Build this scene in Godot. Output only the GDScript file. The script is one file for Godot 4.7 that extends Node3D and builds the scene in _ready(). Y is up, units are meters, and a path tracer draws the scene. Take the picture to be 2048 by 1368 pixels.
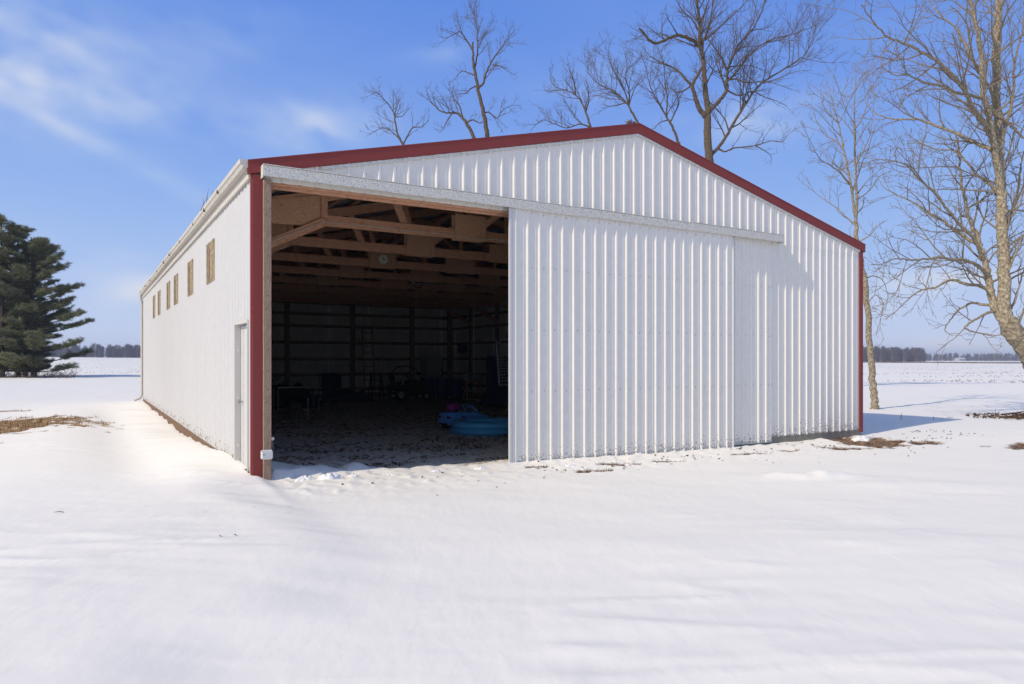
extends Node3D
# Snow-covered farmyard with a white metal pole barn. Metres, y up, camera looks along -z.
const F := 1425.0      # focal length in pixels of the 2048 wide photograph
const EYE := 1.61
const HZ := 720.0      # height of the horizon in the photograph
const W := 13.3        # barn width
const L := 21.4        # barn length
const SLOPE := 0.242
const EAVE := 4.25
const TURN := 0.5375
const CORNER := Vector3(-3.44, 0, -9.46)
var rng := RandomNumberGenerator.new()
var M := {}
var used := {}
var barn: Node3D
var BT: Transform3D
var n_low: FastNoiseLite
var n_mid: FastNoiseLite
var n_fine: FastNoiseLite
var n_patch: FastNoiseLite

# ---------------------------------------------------------------- mesh builder
class MB:
	var v := PackedVector3Array()
	var n := PackedVector3Array()
	var uv := PackedVector2Array()
	var c := PackedColorArray()
	var ix := PackedInt32Array()
	var col := Color(1, 1, 1)
	var uo := Vector2.ZERO
	func vert(p: Vector3, nn: Vector3, t: Vector2) -> int:
		v.append(p); n.append(nn); uv.append(t + uo); c.append(col)
		return v.size() - 1
	func tri(a: int, b: int, d: int) -> void:
		var g := (v[b] - v[a]).cross(v[d] - v[a])
		if g.dot(n[a] + n[b] + n[d]) > 0.0:
			ix.append(a); ix.append(d); ix.append(b)
		else:
			ix.append(a); ix.append(b); ix.append(d)
	func quad(a: Vector3, b: Vector3, d: Vector3, e: Vector3, nn: Vector3, ta := Vector2.ZERO, tb := Vector2(1, 0), td := Vector2(1, 1), te := Vector2(0, 1)) -> void:
		var i := vert(a, nn, ta)
		var j := vert(b, nn, tb)
		var k := vert(d, nn, td)
		var l := vert(e, nn, te)
		tri(i, j, k); tri(i, k, l)
	func face(pts: Array, nn: Vector3) -> void:
		var ax := nn.cross(Vector3.UP) if absf(nn.y) < 0.9 else Vector3.RIGHT
		ax = ax.normalized()
		var ay := nn.cross(ax)
		var first := v.size()
		for p in pts:
			vert(p, nn, Vector2(ax.dot(p), ay.dot(p)))
		for k in range(1, pts.size() - 1):
			tri(first, first + k, first + k + 1)
	func box(at: Vector3, s: Vector3, b := Basis.IDENTITY, bev := 0.0) -> void:
		var h := s * 0.5
		var longest := s.max_axis_index()
		for ax in 3:
			var p := (ax + 1) % 3
			var q := (ax + 2) % 3
			for sg in [-1.0, 1.0]:
				var nn := Vector3.ZERO
				nn[ax] = sg
				var pts: Array[Vector3] = []
				var ts: Array[Vector2] = []
				for k in 4:
					var o := Vector3.ZERO
					o[ax] = sg * h[ax]
					o[p] = (h[p] - bev) * (1.0 if (k == 1 or k == 2) else -1.0)
					o[q] = (h[q] - bev) * (1.0 if k >= 2 else -1.0)
					pts.append(at + b * o)
					var t := Vector2(o[p], o[q])
					if q == longest or (p != longest and s[q] > s[p]):
						t = Vector2(o[q], o[p])
					t.y += o[ax] * 0.37
					ts.append(t)
				quad(pts[0], pts[1], pts[2], pts[3], b * nn, ts[0], ts[1], ts[2], ts[3])
		if bev > 0.0:
			for ax in 3:
				var p := (ax + 1) % 3
				var q := (ax + 2) % 3
				for sp in [-1.0, 1.0]:
					for sq in [-1.0, 1.0]:
						var nn := Vector3.ZERO
						nn[p] = sp; nn[q] = sq
						var a := Vector3.ZERO
						a[p] = sp * h[p]; a[q] = sq * (h[q] - bev); a[ax] = h[ax] - bev
						var d := Vector3.ZERO
						d[p] = sp * (h[p] - bev); d[q] = sq * h[q]; d[ax] = h[ax] - bev
						var a2 := a
						a2[ax] = -a[ax]
						var d2 := d
						d2[ax] = -d[ax]
						quad(at + b * a, at + b * d, at + b * d2, at + b * a2, (b * nn).normalized(), Vector2(0, 0), Vector2(0, bev), Vector2(s[ax], bev), Vector2(s[ax], 0))
	# a board from a to b: its section is t wide across `side` and h high
	func beam(a: Vector3, b: Vector3, h: float, t: float, side := Vector3(0, 0, 1), bev := 0.0) -> void:
		var d := (b - a).normalized()
		var up := side.cross(d).normalized()
		box((a + b) * 0.5, Vector3((b - a).length(), h, t), Basis(d, up, d.cross(up)), bev)
	func prism(poly: Array, z0: float, z1: float) -> void:
		var f: Array = []
		var k: Array = []
		var ctr := Vector2.ZERO
		for p in poly:
			f.append(Vector3(p.x, p.y, z1)); k.append(Vector3(p.x, p.y, z0)); ctr += p
		ctr /= poly.size()
		face(f, Vector3(0, 0, 1)); face(k, Vector3(0, 0, -1))
		for i in poly.size():
			var p: Vector2 = poly[i]
			var q: Vector2 = poly[(i + 1) % poly.size()]
			var e := q - p
			var nn := Vector2(e.y, -e.x).normalized()
			if nn.dot((p + q) * 0.5 - ctr) < 0.0:
				nn = -nn
			quad(Vector3(p.x, p.y, z0), Vector3(q.x, q.y, z0), Vector3(q.x, q.y, z1), Vector3(p.x, p.y, z1), Vector3(nn.x, nn.y, 0), Vector2(0, 0), Vector2(e.length(), 0), Vector2(e.length(), z1 - z0), Vector2(0, z1 - z0))
	func tube(pts: PackedVector3Array, r: PackedFloat32Array, sides: int, cap := false, lump := 0.0, seed_ := 0) -> void:
		var up := Vector3(0.31, 0.2, 0.93)
		var first := v.size()
		var along := 0.0
		var rr := seed_ * 1.7
		for i in pts.size():
			var d := (pts[mini(i + 1, pts.size() - 1)] - pts[maxi(i - 1, 0)]).normalized()
			if absf(d.dot(up)) > 0.97:
				up = Vector3(0.9, 0.1, 0.2)
			var x := up.cross(d).normalized()
			var y := d.cross(x)
			up = y
			up = Vector3(0.31, 0.2, 0.93) if i == 0 else up
			if i > 0:
				along += pts[i].distance_to(pts[i - 1])
			for k in sides + 1:
				var an := TAU * (k % sides) / sides
				var nn := x * cos(an) + y * sin(an)
				var q := r[i] * (1.0 + lump * (sin(an * 3.0 + along * 2.3 + rr) * 0.6 + sin(an * 5.0 - along * 5.1 + rr) * 0.4))
				vert(pts[i] + nn * q, nn, Vector2(float(k) / sides, along))
		for i in pts.size() - 1:
			for k in sides:
				var a := first + i * (sides + 1) + k
				tri(a, a + 1, a + sides + 2); tri(a, a + sides + 2, a + sides + 1)
		if cap:
			for e in [0, pts.size() - 1]:
				var d := (pts[1] - pts[0]).normalized() * (-1.0 if e == 0 else 1.0)
				if e != 0:
					d = (pts[e] - pts[e - 1]).normalized()
				var m := vert(pts[e], d, Vector2(0.5, 0.5))
				var ring: Array[int] = []
				for k in sides:
					ring.append(vert(v[first + e * (sides + 1) + k], d, Vector2(0.2, 0.2)))
				for k in sides:
					tri(m, ring[k], ring[(k + 1) % sides])
	func cyl(a: Vector3, b: Vector3, ra: float, rb: float, sides := 12) -> void:
		tube(PackedVector3Array([a, b]), PackedFloat32Array([ra, rb]), sides, true)
	# turned shape about the y axis through `at`; prof holds (radius, height)
	func lathe(at: Vector3, prof: Array, sides := 24, b := Basis.IDENTITY) -> void:
		var first := v.size()
		for i in prof.size():
			var p: Vector2 = prof[i]
			var d: Vector2 = (prof[mini(i + 1, prof.size() - 1)] - prof[maxi(i - 1, 0)])
			var nn := Vector2(d.y, -d.x).normalized()
			for k in sides + 1:
				var an := TAU * (k % sides) / sides
				vert(at + b * Vector3(cos(an) * p.x, p.y, sin(an) * p.x), b * Vector3(cos(an) * nn.x, nn.y, sin(an) * nn.x), Vector2(float(k) / sides, p.y))
		for i in prof.size() - 1:
			for k in sides:
				var a := first + i * (sides + 1) + k
				tri(a, a + 1, a + sides + 2); tri(a, a + sides + 2, a + sides + 1)
	# grid of points, rows of equal length, normals from the grid
	func grid(rows: Array) -> void:
		var first := v.size()
		var h := rows.size()
		var w: int = rows[0].size()
		for j in h:
			for i in w:
				var dx: Vector3 = rows[j][mini(i + 1, w - 1)] - rows[j][maxi(i - 1, 0)]
				var dy: Vector3 = rows[mini(j + 1, h - 1)][i] - rows[maxi(j - 1, 0)][i]
				var nn := dx.cross(dy)
				if nn.length() < 1e-9:
					nn = Vector3.UP
				vert(rows[j][i], nn.normalized(), Vector2(rows[j][i].x, rows[j][i].z))
		for j in h - 1:
			for i in w - 1:
				var a := first + j * w + i
				tri(a, a + 1, a + w + 1); tri(a, a + w + 1, a + w)
	func mesh() -> ArrayMesh:
		var arr := []
		arr.resize(Mesh.ARRAY_MAX)
		arr[Mesh.ARRAY_VERTEX] = v; arr[Mesh.ARRAY_NORMAL] = n; arr[Mesh.ARRAY_TEX_UV] = uv; arr[Mesh.ARRAY_COLOR] = c; arr[Mesh.ARRAY_INDEX] = ix
		var m := ArrayMesh.new()
		m.add_surface_from_arrays(Mesh.PRIMITIVE_TRIANGLES, arr)
		return m

# ---------------------------------------------------------------- naming
func numbered(called: String) -> String:
	var k: int = used.get(called, -1) + 1
	used[called] = k
	return called if k == 0 else "%s_%03d" % [called, k]
func tag(o: Node, label: String, category: String, group := "", kind := "") -> Node:
	o.set_meta("label", label)
	if category: o.set_meta("category", category)
	if group: o.set_meta("group", group)
	if kind: o.set_meta("kind", kind)
	return o
func thing(called: String, label: String, category: String, at := Vector3.ZERO, turn := 0.0, group := "") -> Node3D:
	var o := Node3D.new()
	o.name = numbered(called)
	add_child(o)
	o.position = at
	o.rotation.y = turn
	tag(o, label, category, group)
	return o
func put(called: String, mesh: Mesh, mat: Material, parent: Node = null, at := Transform3D.IDENTITY) -> MeshInstance3D:
	var o := MeshInstance3D.new()
	o.name = numbered(called) if parent == null else called
	o.mesh = mesh
	o.material_override = mat
	o.transform = at
	(self if parent == null else parent).add_child(o, true)
	return o
func many(called: String, mesh: Mesh, mat: Material, xs: Array, parent: Node = null, cols: Array = []) -> MultiMeshInstance3D:
	var mm := MultiMesh.new()
	mm.transform_format = MultiMesh.TRANSFORM_3D
	mm.use_colors = cols.size() > 0
	mm.mesh = mesh
	mm.instance_count = xs.size()
	for i in xs.size():
		mm.set_instance_transform(i, xs[i])
		if cols.size() > 0:
			mm.set_instance_color(i, cols[i])
	var o := MultiMeshInstance3D.new()
	o.name = numbered(called) if parent == null else called
	o.multimesh = mm
	o.material_override = mat
	o.set_meta("kind", "stuff")
	(self if parent == null else parent).add_child(o, true)
	return o
# ---------------------------------------------------------------- places
func px(u: float, v: float, d: float) -> Vector3:
	return Vector3((u - 1024.0) / F * d, EYE + (HZ - v) / F * d, -d)
func ib(x: float, y: float, z: float) -> Vector3:
	return BT * Vector3(x, y, z)
func lin(r: float, g: float, b: float) -> Color:
	return Color(r, g, b).linear_to_srgb()
func rnd(a: float, b: float) -> float:
	return rng.randf_range(a, b)

# ---------------------------------------------------------------- textures and materials
func noise(seed_: int, freq: float, oct := 4, type := FastNoiseLite.TYPE_SIMPLEX_SMOOTH) -> FastNoiseLite:
	var n := FastNoiseLite.new()
	n.seed = seed_
	n.frequency = freq
	n.noise_type = type
	n.fractal_octaves = oct
	n.fractal_type = FastNoiseLite.FRACTAL_FBM if oct > 1 else FastNoiseLite.FRACTAL_NONE
	return n
func field(seed_: int, freq: float, oct: int, w: int, h: int, wide := 0, high := 0) -> PackedByteArray:
	# tiling noise as bytes; drawn w x h and stretched to wide x high
	var im := noise(seed_, freq, oct).get_seamless_image(w, h)
	if wide > 0:
		im.resize(wide, high, Image.INTERPOLATE_CUBIC)
	im.convert(Image.FORMAT_L8)
	return im.get_data()
func tex(w: int, h: int, data: PackedByteArray) -> ImageTexture:
	var im := Image.create_from_data(w, h, false, Image.FORMAT_RGB8, data)
	im.generate_mipmaps()
	return ImageTexture.create_from_image(im)
func grey(w: int, h: int, data: PackedByteArray) -> ImageTexture:
	return ImageTexture.create_from_image(Image.create_from_data(w, h, false, Image.FORMAT_L8, data))
func mat(color: Color, rough := 0.8, metal := 0.0) -> StandardMaterial3D:
	var m := StandardMaterial3D.new()
	m.albedo_color = color
	m.roughness = rough
	m.metallic = metal
	return m
func textured(t: Texture2D, rough := 0.8, scale := Vector3.ONE, bump: Texture2D = null, cm := 0.0) -> StandardMaterial3D:
	var m := mat(Color.WHITE, rough)
	m.albedo_texture = t
	m.uv1_scale = scale
	if bump:
		m.heightmap_enabled = true
		m.heightmap_texture = bump
		m.heightmap_scale = cm
	return m
func ramp(t: float, a: Color, b: Color) -> Color:
	return a.lerp(b, clampf(t, 0, 1))

# painted sheet metal, 2 m x 6.2 m: faint vertical streaks, and specks of mildew and splashed mud that sit thickest low down
func sheet_texture(seed_: int, base: Color, mud: Color, amount: float, reach: float) -> ImageTexture:
	var w := 512
	var h := 1536
	var streak := field(seed_, 0.03, 3, w, 24, w, h)
	var spot := field(seed_ + 1, 0.16, 2, w, 700, w, h)
	var clump := field(seed_ + 2, 0.02, 3, w, h)
	var out := PackedByteArray()
	out.resize(w * h * 3)
	for y in h:
		var up := 6.2 * (1.0 - float(y) / h)
		var low := exp(-up / reach)
		for x in w:
			var i := y * w + x
			var s := streak[i] / 255.0
			var k := 1.0 + (s - 0.5) * 0.025 + (clump[i] / 255.0 - 0.5) * 0.03
			var c := base * k
			var thr := 1.0 - amount * low * (0.35 + 0.9 * clump[i] / 255.0)
			var p := spot[i] / 255.0
			if p > thr:
				c = c.lerp(mud, clampf((p - thr) * 9.0, 0.0, 0.75))
			var j := i * 3
			out[j] = clampi(int(c.r * 255), 0, 255); out[j + 1] = clampi(int(c.g * 255), 0, 255); out[j + 2] = clampi(int(c.b * 255), 0, 255)
	return tex(w, h, out)
func lichen_texture(seed_: int, light: Color, dark: Color, thr: float) -> ImageTexture:
	var w := 512
	var a := field(seed_, 0.075, 3, w, w)
	var b := field(seed_ + 1, 0.02, 3, w, w)
	var out := PackedByteArray()
	out.resize(w * w * 3)
	for i in w * w:
		var q := absf(a[i] / 255.0 - 0.5) * 2.0
		var t := clampf((thr * (0.4 + b[i] / 255.0 * 1.2) - q) * 7.0, 0, 1)
		var c := (light * (0.92 + 0.16 * b[i] / 255.0)).lerp(dark, t * 0.8)
		out[i * 3] = clampi(int(c.r * 255), 0, 255); out[i * 3 + 1] = clampi(int(c.g * 255), 0, 255); out[i * 3 + 2] = clampi(int(c.b * 255), 0, 255)
	return tex(w, w, out)
# boards: grain along u (1 m), v 0.5 m
func wood_texture(seed_: int, a: Color, b: Color, dark: Color, knots: float) -> ImageTexture:
	var w := 512
	var grain := field(seed_, 0.05, 4, 32, 512, w, w)
	var fine := field(seed_ + 1, 0.2, 2, 40, 512, w, w)
	var wave := field(seed_ + 2, 0.01, 3, 128, 256, w, w)
	var knot := field(seed_ + 3, 0.025, 1, w, w)
	var out := PackedByteArray()
	out.resize(w * w * 3)
	for i in w * w:
		var g := grain[i] / 255.0
		var r := 0.5 + 0.5 * sin((wave[i] / 255.0) * 40.0 + g * 6.0)
		var c := a.lerp(b, clampf(g * 0.6 + r * 0.35, 0, 1))
		c = c.lerp(dark, clampf((fine[i] / 255.0 - 0.62) * 3.0, 0, 0.7))
		c = c.lerp(dark, clampf((knot[i] / 255.0 - (1.0 - knots)) * 8.0, 0, 0.9))
		out[i * 3] = clampi(int(c.r * 255), 0, 255); out[i * 3 + 1] = clampi(int(c.g * 255), 0, 255); out[i * 3 + 2] = clampi(int(c.b * 255), 0, 255)
	return tex(w, w, out)
func ply_texture(seed_: int) -> ImageTexture:
	var w := 512
	var wave := field(seed_, 0.008, 3, 160, 320, w, w)
	var fine := field(seed_ + 1, 0.15, 2, 64, 512, w, w)
	var out := PackedByteArray()
	out.resize(w * w * 3)
	for i in w * w:
		var q := wave[i] / 255.0 * 17.0
		var ring := pow(absf(sin(q * PI)), 0.35)
		var c := Color(0.74, 0.57, 0.44).lerp(Color(0.84, 0.68, 0.54), fine[i] / 255.0)
		c = Color(0.48, 0.32, 0.22).lerp(c, 0.25 + 0.75 * ring)
		out[i * 3] = int(c.r * 255); out[i * 3 + 1] = int(c.g * 255); out[i * 3 + 2] = int(c.b * 255)
	return tex(w, w, out)
func mottled(seed_: int, f1: float, f2: float, cols: Array, w := 512, sx := 0, sy := 0, grain := 0.5) -> ImageTexture:
	var a := field(seed_, f1, 4, sx if sx else w, sy if sy else w, w, w)
	var b := field(seed_ + 1, f2, 2, w, w)
	var out := PackedByteArray()
	out.resize(w * w * 3)
	for i in w * w:
		var t := clampf((a[i] / 255.0 - 0.5) * 1.5 + 0.5, 0, 0.999) * (cols.size() - 1)
		var k := int(t)
		var c: Color = cols[k].lerp(cols[k + 1], t - k)
		c = c * (1.0 - grain * 0.5 + grain * b[i] / 255.0)
		out[i * 3] = clampi(int(c.r * 255), 0, 255); out[i * 3 + 1] = clampi(int(c.g * 255), 0, 255); out[i * 3 + 2] = clampi(int(c.b * 255), 0, 255)
	return tex(w, w, out)

func make_materials() -> void:
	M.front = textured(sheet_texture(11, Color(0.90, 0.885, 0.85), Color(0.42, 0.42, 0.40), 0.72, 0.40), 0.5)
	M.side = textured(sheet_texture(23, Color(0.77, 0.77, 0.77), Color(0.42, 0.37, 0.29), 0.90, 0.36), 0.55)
	M.door = textured(sheet_texture(37, Color(0.90, 0.885, 0.85), Color(0.45, 0.45, 0.43), 0.62, 0.28), 0.5)
	M.inside = mat(Color(0.87, 0.86, 0.83), 0.6)
	M.lichen = textured(lichen_texture(51, Color(0.93, 0.92, 0.885), Color(0.30, 0.30, 0.25), 0.20), 0.9, Vector3(2.0, 2.0, 1))
	M.gutter = textured(lichen_texture(57, Color(0.86, 0.85, 0.82), Color(0.48, 0.43, 0.35), 0.22), 0.7, Vector3(1.6, 1.6, 1))
	M.white = mat(Color(0.82, 0.82, 0.81), 0.5)
	M.jamb = mat(Color(0.78, 0.77, 0.75), 0.6)
	M.red = mat(Color(0.525, 0.25, 0.24), 0.6)
	M.red.metallic_specular = 0.3
	var gr := grey(512, 512, field(71, 0.08, 3, 32, 512, 512, 512))
	M.wood = textured(wood_texture(71, Color(0.71, 0.51, 0.39), Color(0.83, 0.65, 0.52), Color(0.46, 0.29, 0.20), 0.10), 0.85, Vector3(0.8, 1.6, 1), gr, 0.15)
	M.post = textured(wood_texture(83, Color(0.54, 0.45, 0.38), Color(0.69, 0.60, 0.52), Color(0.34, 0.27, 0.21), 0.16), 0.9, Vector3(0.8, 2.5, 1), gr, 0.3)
	M.skirt = textured(wood_texture(97, Color(0.46, 0.45, 0.41), Color(0.60, 0.58, 0.53), Color(0.32, 0.30, 0.27), 0.08), 0.9, Vector3(0.7, 2.0, 1), gr, 0.3)
	M.sill = textured(wood_texture(99, Color(0.40, 0.30, 0.22), Color(0.54, 0.43, 0.33), Color(0.24, 0.17, 0.12), 0.1), 0.9, Vector3(0.7, 2.0, 1))
	M.ply = textured(ply_texture(103), 0.85, Vector3(0.8, 1.3, 1))
	M.fiberglass = textured(mottled(113, 0.05, 0.1, [Color(0.44, 0.38, 0.28), Color(0.58, 0.51, 0.40), Color(0.66, 0.60, 0.49)], 512, 512, 64), 0.55, Vector3(1, 1, 1))
	M.fiberglass.backlight = Color(0.6, 0.55, 0.42)
	M.galv = mat(Color(0.62, 0.64, 0.66), 0.42, 0.65)
	M.screw = mat(Color(0.70, 0.69, 0.66), 0.6)
	M.rust = mat(Color(0.33, 0.22, 0.15), 0.9)
	var bark_h := grey(512, 512, field(127, 0.07, 4, 512, 128, 512, 512))
	M.bark = textured(mottled(127, 0.06, 0.2, [Color(0.16, 0.13, 0.11), Color(0.42, 0.36, 0.29), Color(0.60, 0.53, 0.43)], 512, 512, 128), 0.95, Vector3(3, 0.8, 1), bark_h, 2.5)
	M.twig = mat(Color(0.37, 0.33, 0.30), 0.9)
	M.twig_pale = mat(Color(0.52, 0.47, 0.40), 0.9)
	M.thin_limb = textured(mottled(141, 0.03, 0.1, [Color(0.44, 0.40, 0.33), Color(0.57, 0.52, 0.43), Color(0.68, 0.63, 0.53)], 256, 0, 0, 0.3), 0.9, Vector3(1, 1.5, 1))
	M.syc = textured(mottled(139, 0.02, 0.15, [Color(0.44, 0.39, 0.32), Color(0.55, 0.50, 0.42), Color(0.63, 0.585, 0.49), Color(0.74, 0.70, 0.61)], 512, 512, 400, 0.22), 0.9, Vector3(1, 1.1, 1))
	M.pinebark = textured(mottled(149, 0.06, 0.2, [Color(0.16, 0.13, 0.12), Color(0.30, 0.25, 0.22)], 256), 0.95, Vector3(2, 0.5, 1))
	M.needle = mat(Color.WHITE, 0.75)
	M.needle.vertex_color_use_as_albedo = true
	M.needle.backlight = Color(0.7, 0.7, 0.6)
	M.dirt = textured(mottled(157, 0.015, 0.25, [Color(0.66, 0.63, 0.58), Color(0.79, 0.76, 0.70), Color(0.86, 0.83, 0.78)], 1024), 0.98)
	M.dirt.uv1_triplanar = true
	M.dirt.uv1_world_triplanar = true
	M.dirt.uv1_scale = Vector3(0.35, 0.35, 0.35)
	M.dirt.heightmap_enabled = true
	M.dirt.heightmap_texture = grey(512, 512, field(163, 0.06, 4, 512, 512))
	M.dirt.heightmap_scale = 3.0
	M.leaf = mat(Color.WHITE, 0.9)
	M.leaf.vertex_color_use_as_albedo = true
	M.snow = mat(Color.WHITE, 0.85)
	M.snow.vertex_color_use_as_albedo = true
	M.snow.subsurf_scatter_enabled = false
	M.snow.uv1_triplanar = true
	M.snow.uv1_world_triplanar = true
	M.snow.uv1_scale = Vector3(0.21, 0.21, 0.21)
	M.snow.heightmap_enabled = true
	M.snow.heightmap_texture = grey(1024, 1024, field(173, 0.02, 5, 1024, 520, 1024, 1024))
	M.snow.heightmap_scale = 0.42
	M.snowlump = mat(Color(0.955, 0.945, 0.93), 0.85)

# ---------------------------------------------------------------- sky
func pxdir(u: float, v: float) -> Vector2:
	var az := atan((u - 1024.0) / F)
	return Vector2(az, atan((HZ - v) / F * cos(az)))
func sky_image() -> Image:
	var w := 1440
	var h := 720
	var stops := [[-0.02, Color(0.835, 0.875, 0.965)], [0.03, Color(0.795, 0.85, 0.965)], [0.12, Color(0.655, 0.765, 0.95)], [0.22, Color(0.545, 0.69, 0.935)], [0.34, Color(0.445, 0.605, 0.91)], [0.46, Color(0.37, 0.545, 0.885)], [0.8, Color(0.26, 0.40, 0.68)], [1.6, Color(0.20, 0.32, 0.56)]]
	var n1 := noise(5, 2.2, 5)
	var n2 := noise(9, 1.1, 4)
	# veils and puffs of cloud: centre (photo pixel), long and short half width in radians, tilt, strength
	var to_sun := Vector3(-4.6, 4.35, 3.67).normalized()
	var puffs := []
	for p in [[90, 120, 0.22, 0.08, -0.15, 0.19], [150, 150, 0.16, 0.035, -0.25, 0.14], [430, 60, 0.10, 0.03, 0.15, 0.10], [205, 298, 0.20, 0.0115, -0.40, 0.34], [40, 60, 0.14, 0.05, 0.1, 0.18], [640, 240, 0.085, 0.028, 0.05, 0.40], [280, 568, 0.035, 0.013, 0.2, 0.85], [880, 105, 0.05, 0.014, 0.1, 0.16], [1500, 235, 0.10, 0.022, 0.05, 0.32], [1880, 560, 0.08, 0.016, 0.05, 0.6], [1905, 690, 0.05, 0.012, 0.0, 0.8], [2030, 700, 0.03, 0.008, 0.0, 0.35], [1200, 160, 0.09, 0.03, 0.2, 0.14], [150, 510, 0.12, 0.02, -0.2, 0.22], [1740, 620, 0.05, 0.012, 0.1, 0.25]]:
		puffs.append([pxdir(p[0], p[1]), p[2], p[3], p[4], p[5]])
	var im := Image.create(w, h, false, Image.FORMAT_RGBF)
	for j in h:
		var el := PI * 0.5 - (j + 0.5) / h * PI
		if el < -0.03:
			continue
		var base: Color = stops[stops.size() - 1][1]
		for k in stops.size() - 1:
			if el >= stops[k][0] and el < stops[k + 1][0]:
				base = stops[k][1].lerp(stops[k + 1][1], (el - stops[k][0]) / (stops[k + 1][0] - stops[k][0]))
		var base0 := base
		for i in w:
			var az := (i + 0.5) / w * TAU
			if az > PI: az -= TAU
			var d := Vector3(sin(az) * cos(el), sin(el), -cos(az) * cos(el))
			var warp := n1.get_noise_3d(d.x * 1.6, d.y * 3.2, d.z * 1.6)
			var added_veil := clampf(n2.get_noise_3d(d.x * 1.4 + 3.0, d.y * 4.0, d.z * 1.4) * 0.9 + warp * 0.5 + 0.10, 0, 1) * 0.75
			var thick := added_veil
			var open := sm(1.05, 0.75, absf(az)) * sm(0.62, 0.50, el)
			thick = added_veil * lerpf(1.0, 0.12, open)  # cloud veil added out of view to whiten the ambient light, thinned in frame
			if absf(az) < 1.0 and el < 0.62:
				var thread := n1.get_noise_3d(d.x * 5.0, d.y * 13.0 + az * 2.0, d.z * 5.0)
				for p in puffs:
					var q: Vector2 = Vector2(az, el) - p[0]
					q = q.rotated(-p[3])
					q.y += warp * p[2] * 0.9
					q.x += warp * p[1] * 0.4
					var e := exp(-(q.x * q.x / (p[1] * p[1]) + q.y * q.y / (p[2] * p[2])))
					if e > 0.01:
						thick += p[4] * e * (clampf(0.75 + warp * 1.2 + thread * 1.3, 0.05, 1.6) if p[2] > 0.013 else clampf(0.7 + warp * 0.5 + thread * 0.5, 0.1, 1.3))
			# the bright air round the sun
			var off := rad_to_deg(d.angle_to(to_sun))
			base = base0.lerp(Color(0.97, 0.96, 0.94), clampf(0.85 * exp(-off / 16.0) + 0.35 * exp(-off / 45.0), 0, 1))
			var c := base.lerp(Color(0.90, 0.905, 0.94), clampf(thick, 0, 0.85)).srgb_to_linear() * (1.0 + 1.6 * exp(-off / 11.0))
			im.set_pixel(i, j, c)
	return im

# ---------------------------------------------------------------- the snow
func sm(a: float, b: float, x: float) -> float:
	return smoothstep(a, b, x)
func bump(x: float, z: float, cx: float, cz: float, rx: float, rz: float) -> float:
	var a := (x - cx) / rx
	var b := (z - cz) / rz
	return exp(-a * a - b * b)
const PATCHES := [[-13.9, -16.6, 3.7, 2.9, 0.40], [-11.4, -13.2, 1.9, 0.30, 0.1], [-17.2, -22.6, 2.0, 0.30, 0.0], [7.6, -15.15, 0.8, 0.75, 0.0], [8.75, -15.05, 0.4, 0.22, 0.15], [11.0, -14.3, 1.15, 0.65, 0.12], [6.6, -14.1, 0.55, 0.22, 0.0], [2.55, -11.75, 0.30, 0.10, 0.2], [1.75, -11.35, 0.35, 0.13, 0.1], [0.35, -10.9, 0.22, 0.07, 0.1], [1.15, -10.55, 0.30, 0.12, 0.3], [4.3, -12.9, 0.45, 0.10, 0.3], [5.2, -13.4, 0.3, 0.12, 0.3]]
func patch_mask(x: float, z: float) -> float:
	var m := -1.0
	for p in PATCHES:
		var q := Vector2(x - p[0], z - p[1])
		if absf(q.x) > p[2] * 2.2 + 0.5 or absf(q.y) > p[3] * 2.2 + 1.2:
			continue
		q = q.rotated(p[4])
		q = Vector2(q.x / p[2], q.y / p[3])
		m = maxf(m, 1.0 - q.length() + n_patch.get_noise_2d(x, z * 1.6) * (0.40 if p[3] > 1.0 else 0.7) + n_fine.get_noise_2d(x * 1.5, z * 2.5) * 0.25)
	return m
func lip(z: float) -> float:
	# the edge of the wind-blown bank left of the yard
	return -1.45 + 0.45 * sin(z * 0.9 + 0.4) - sm(-5.0, -12.0, z) * 2.6 + n_mid.get_noise_2d(3.0, z * 0.8) * 0.5
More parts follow.
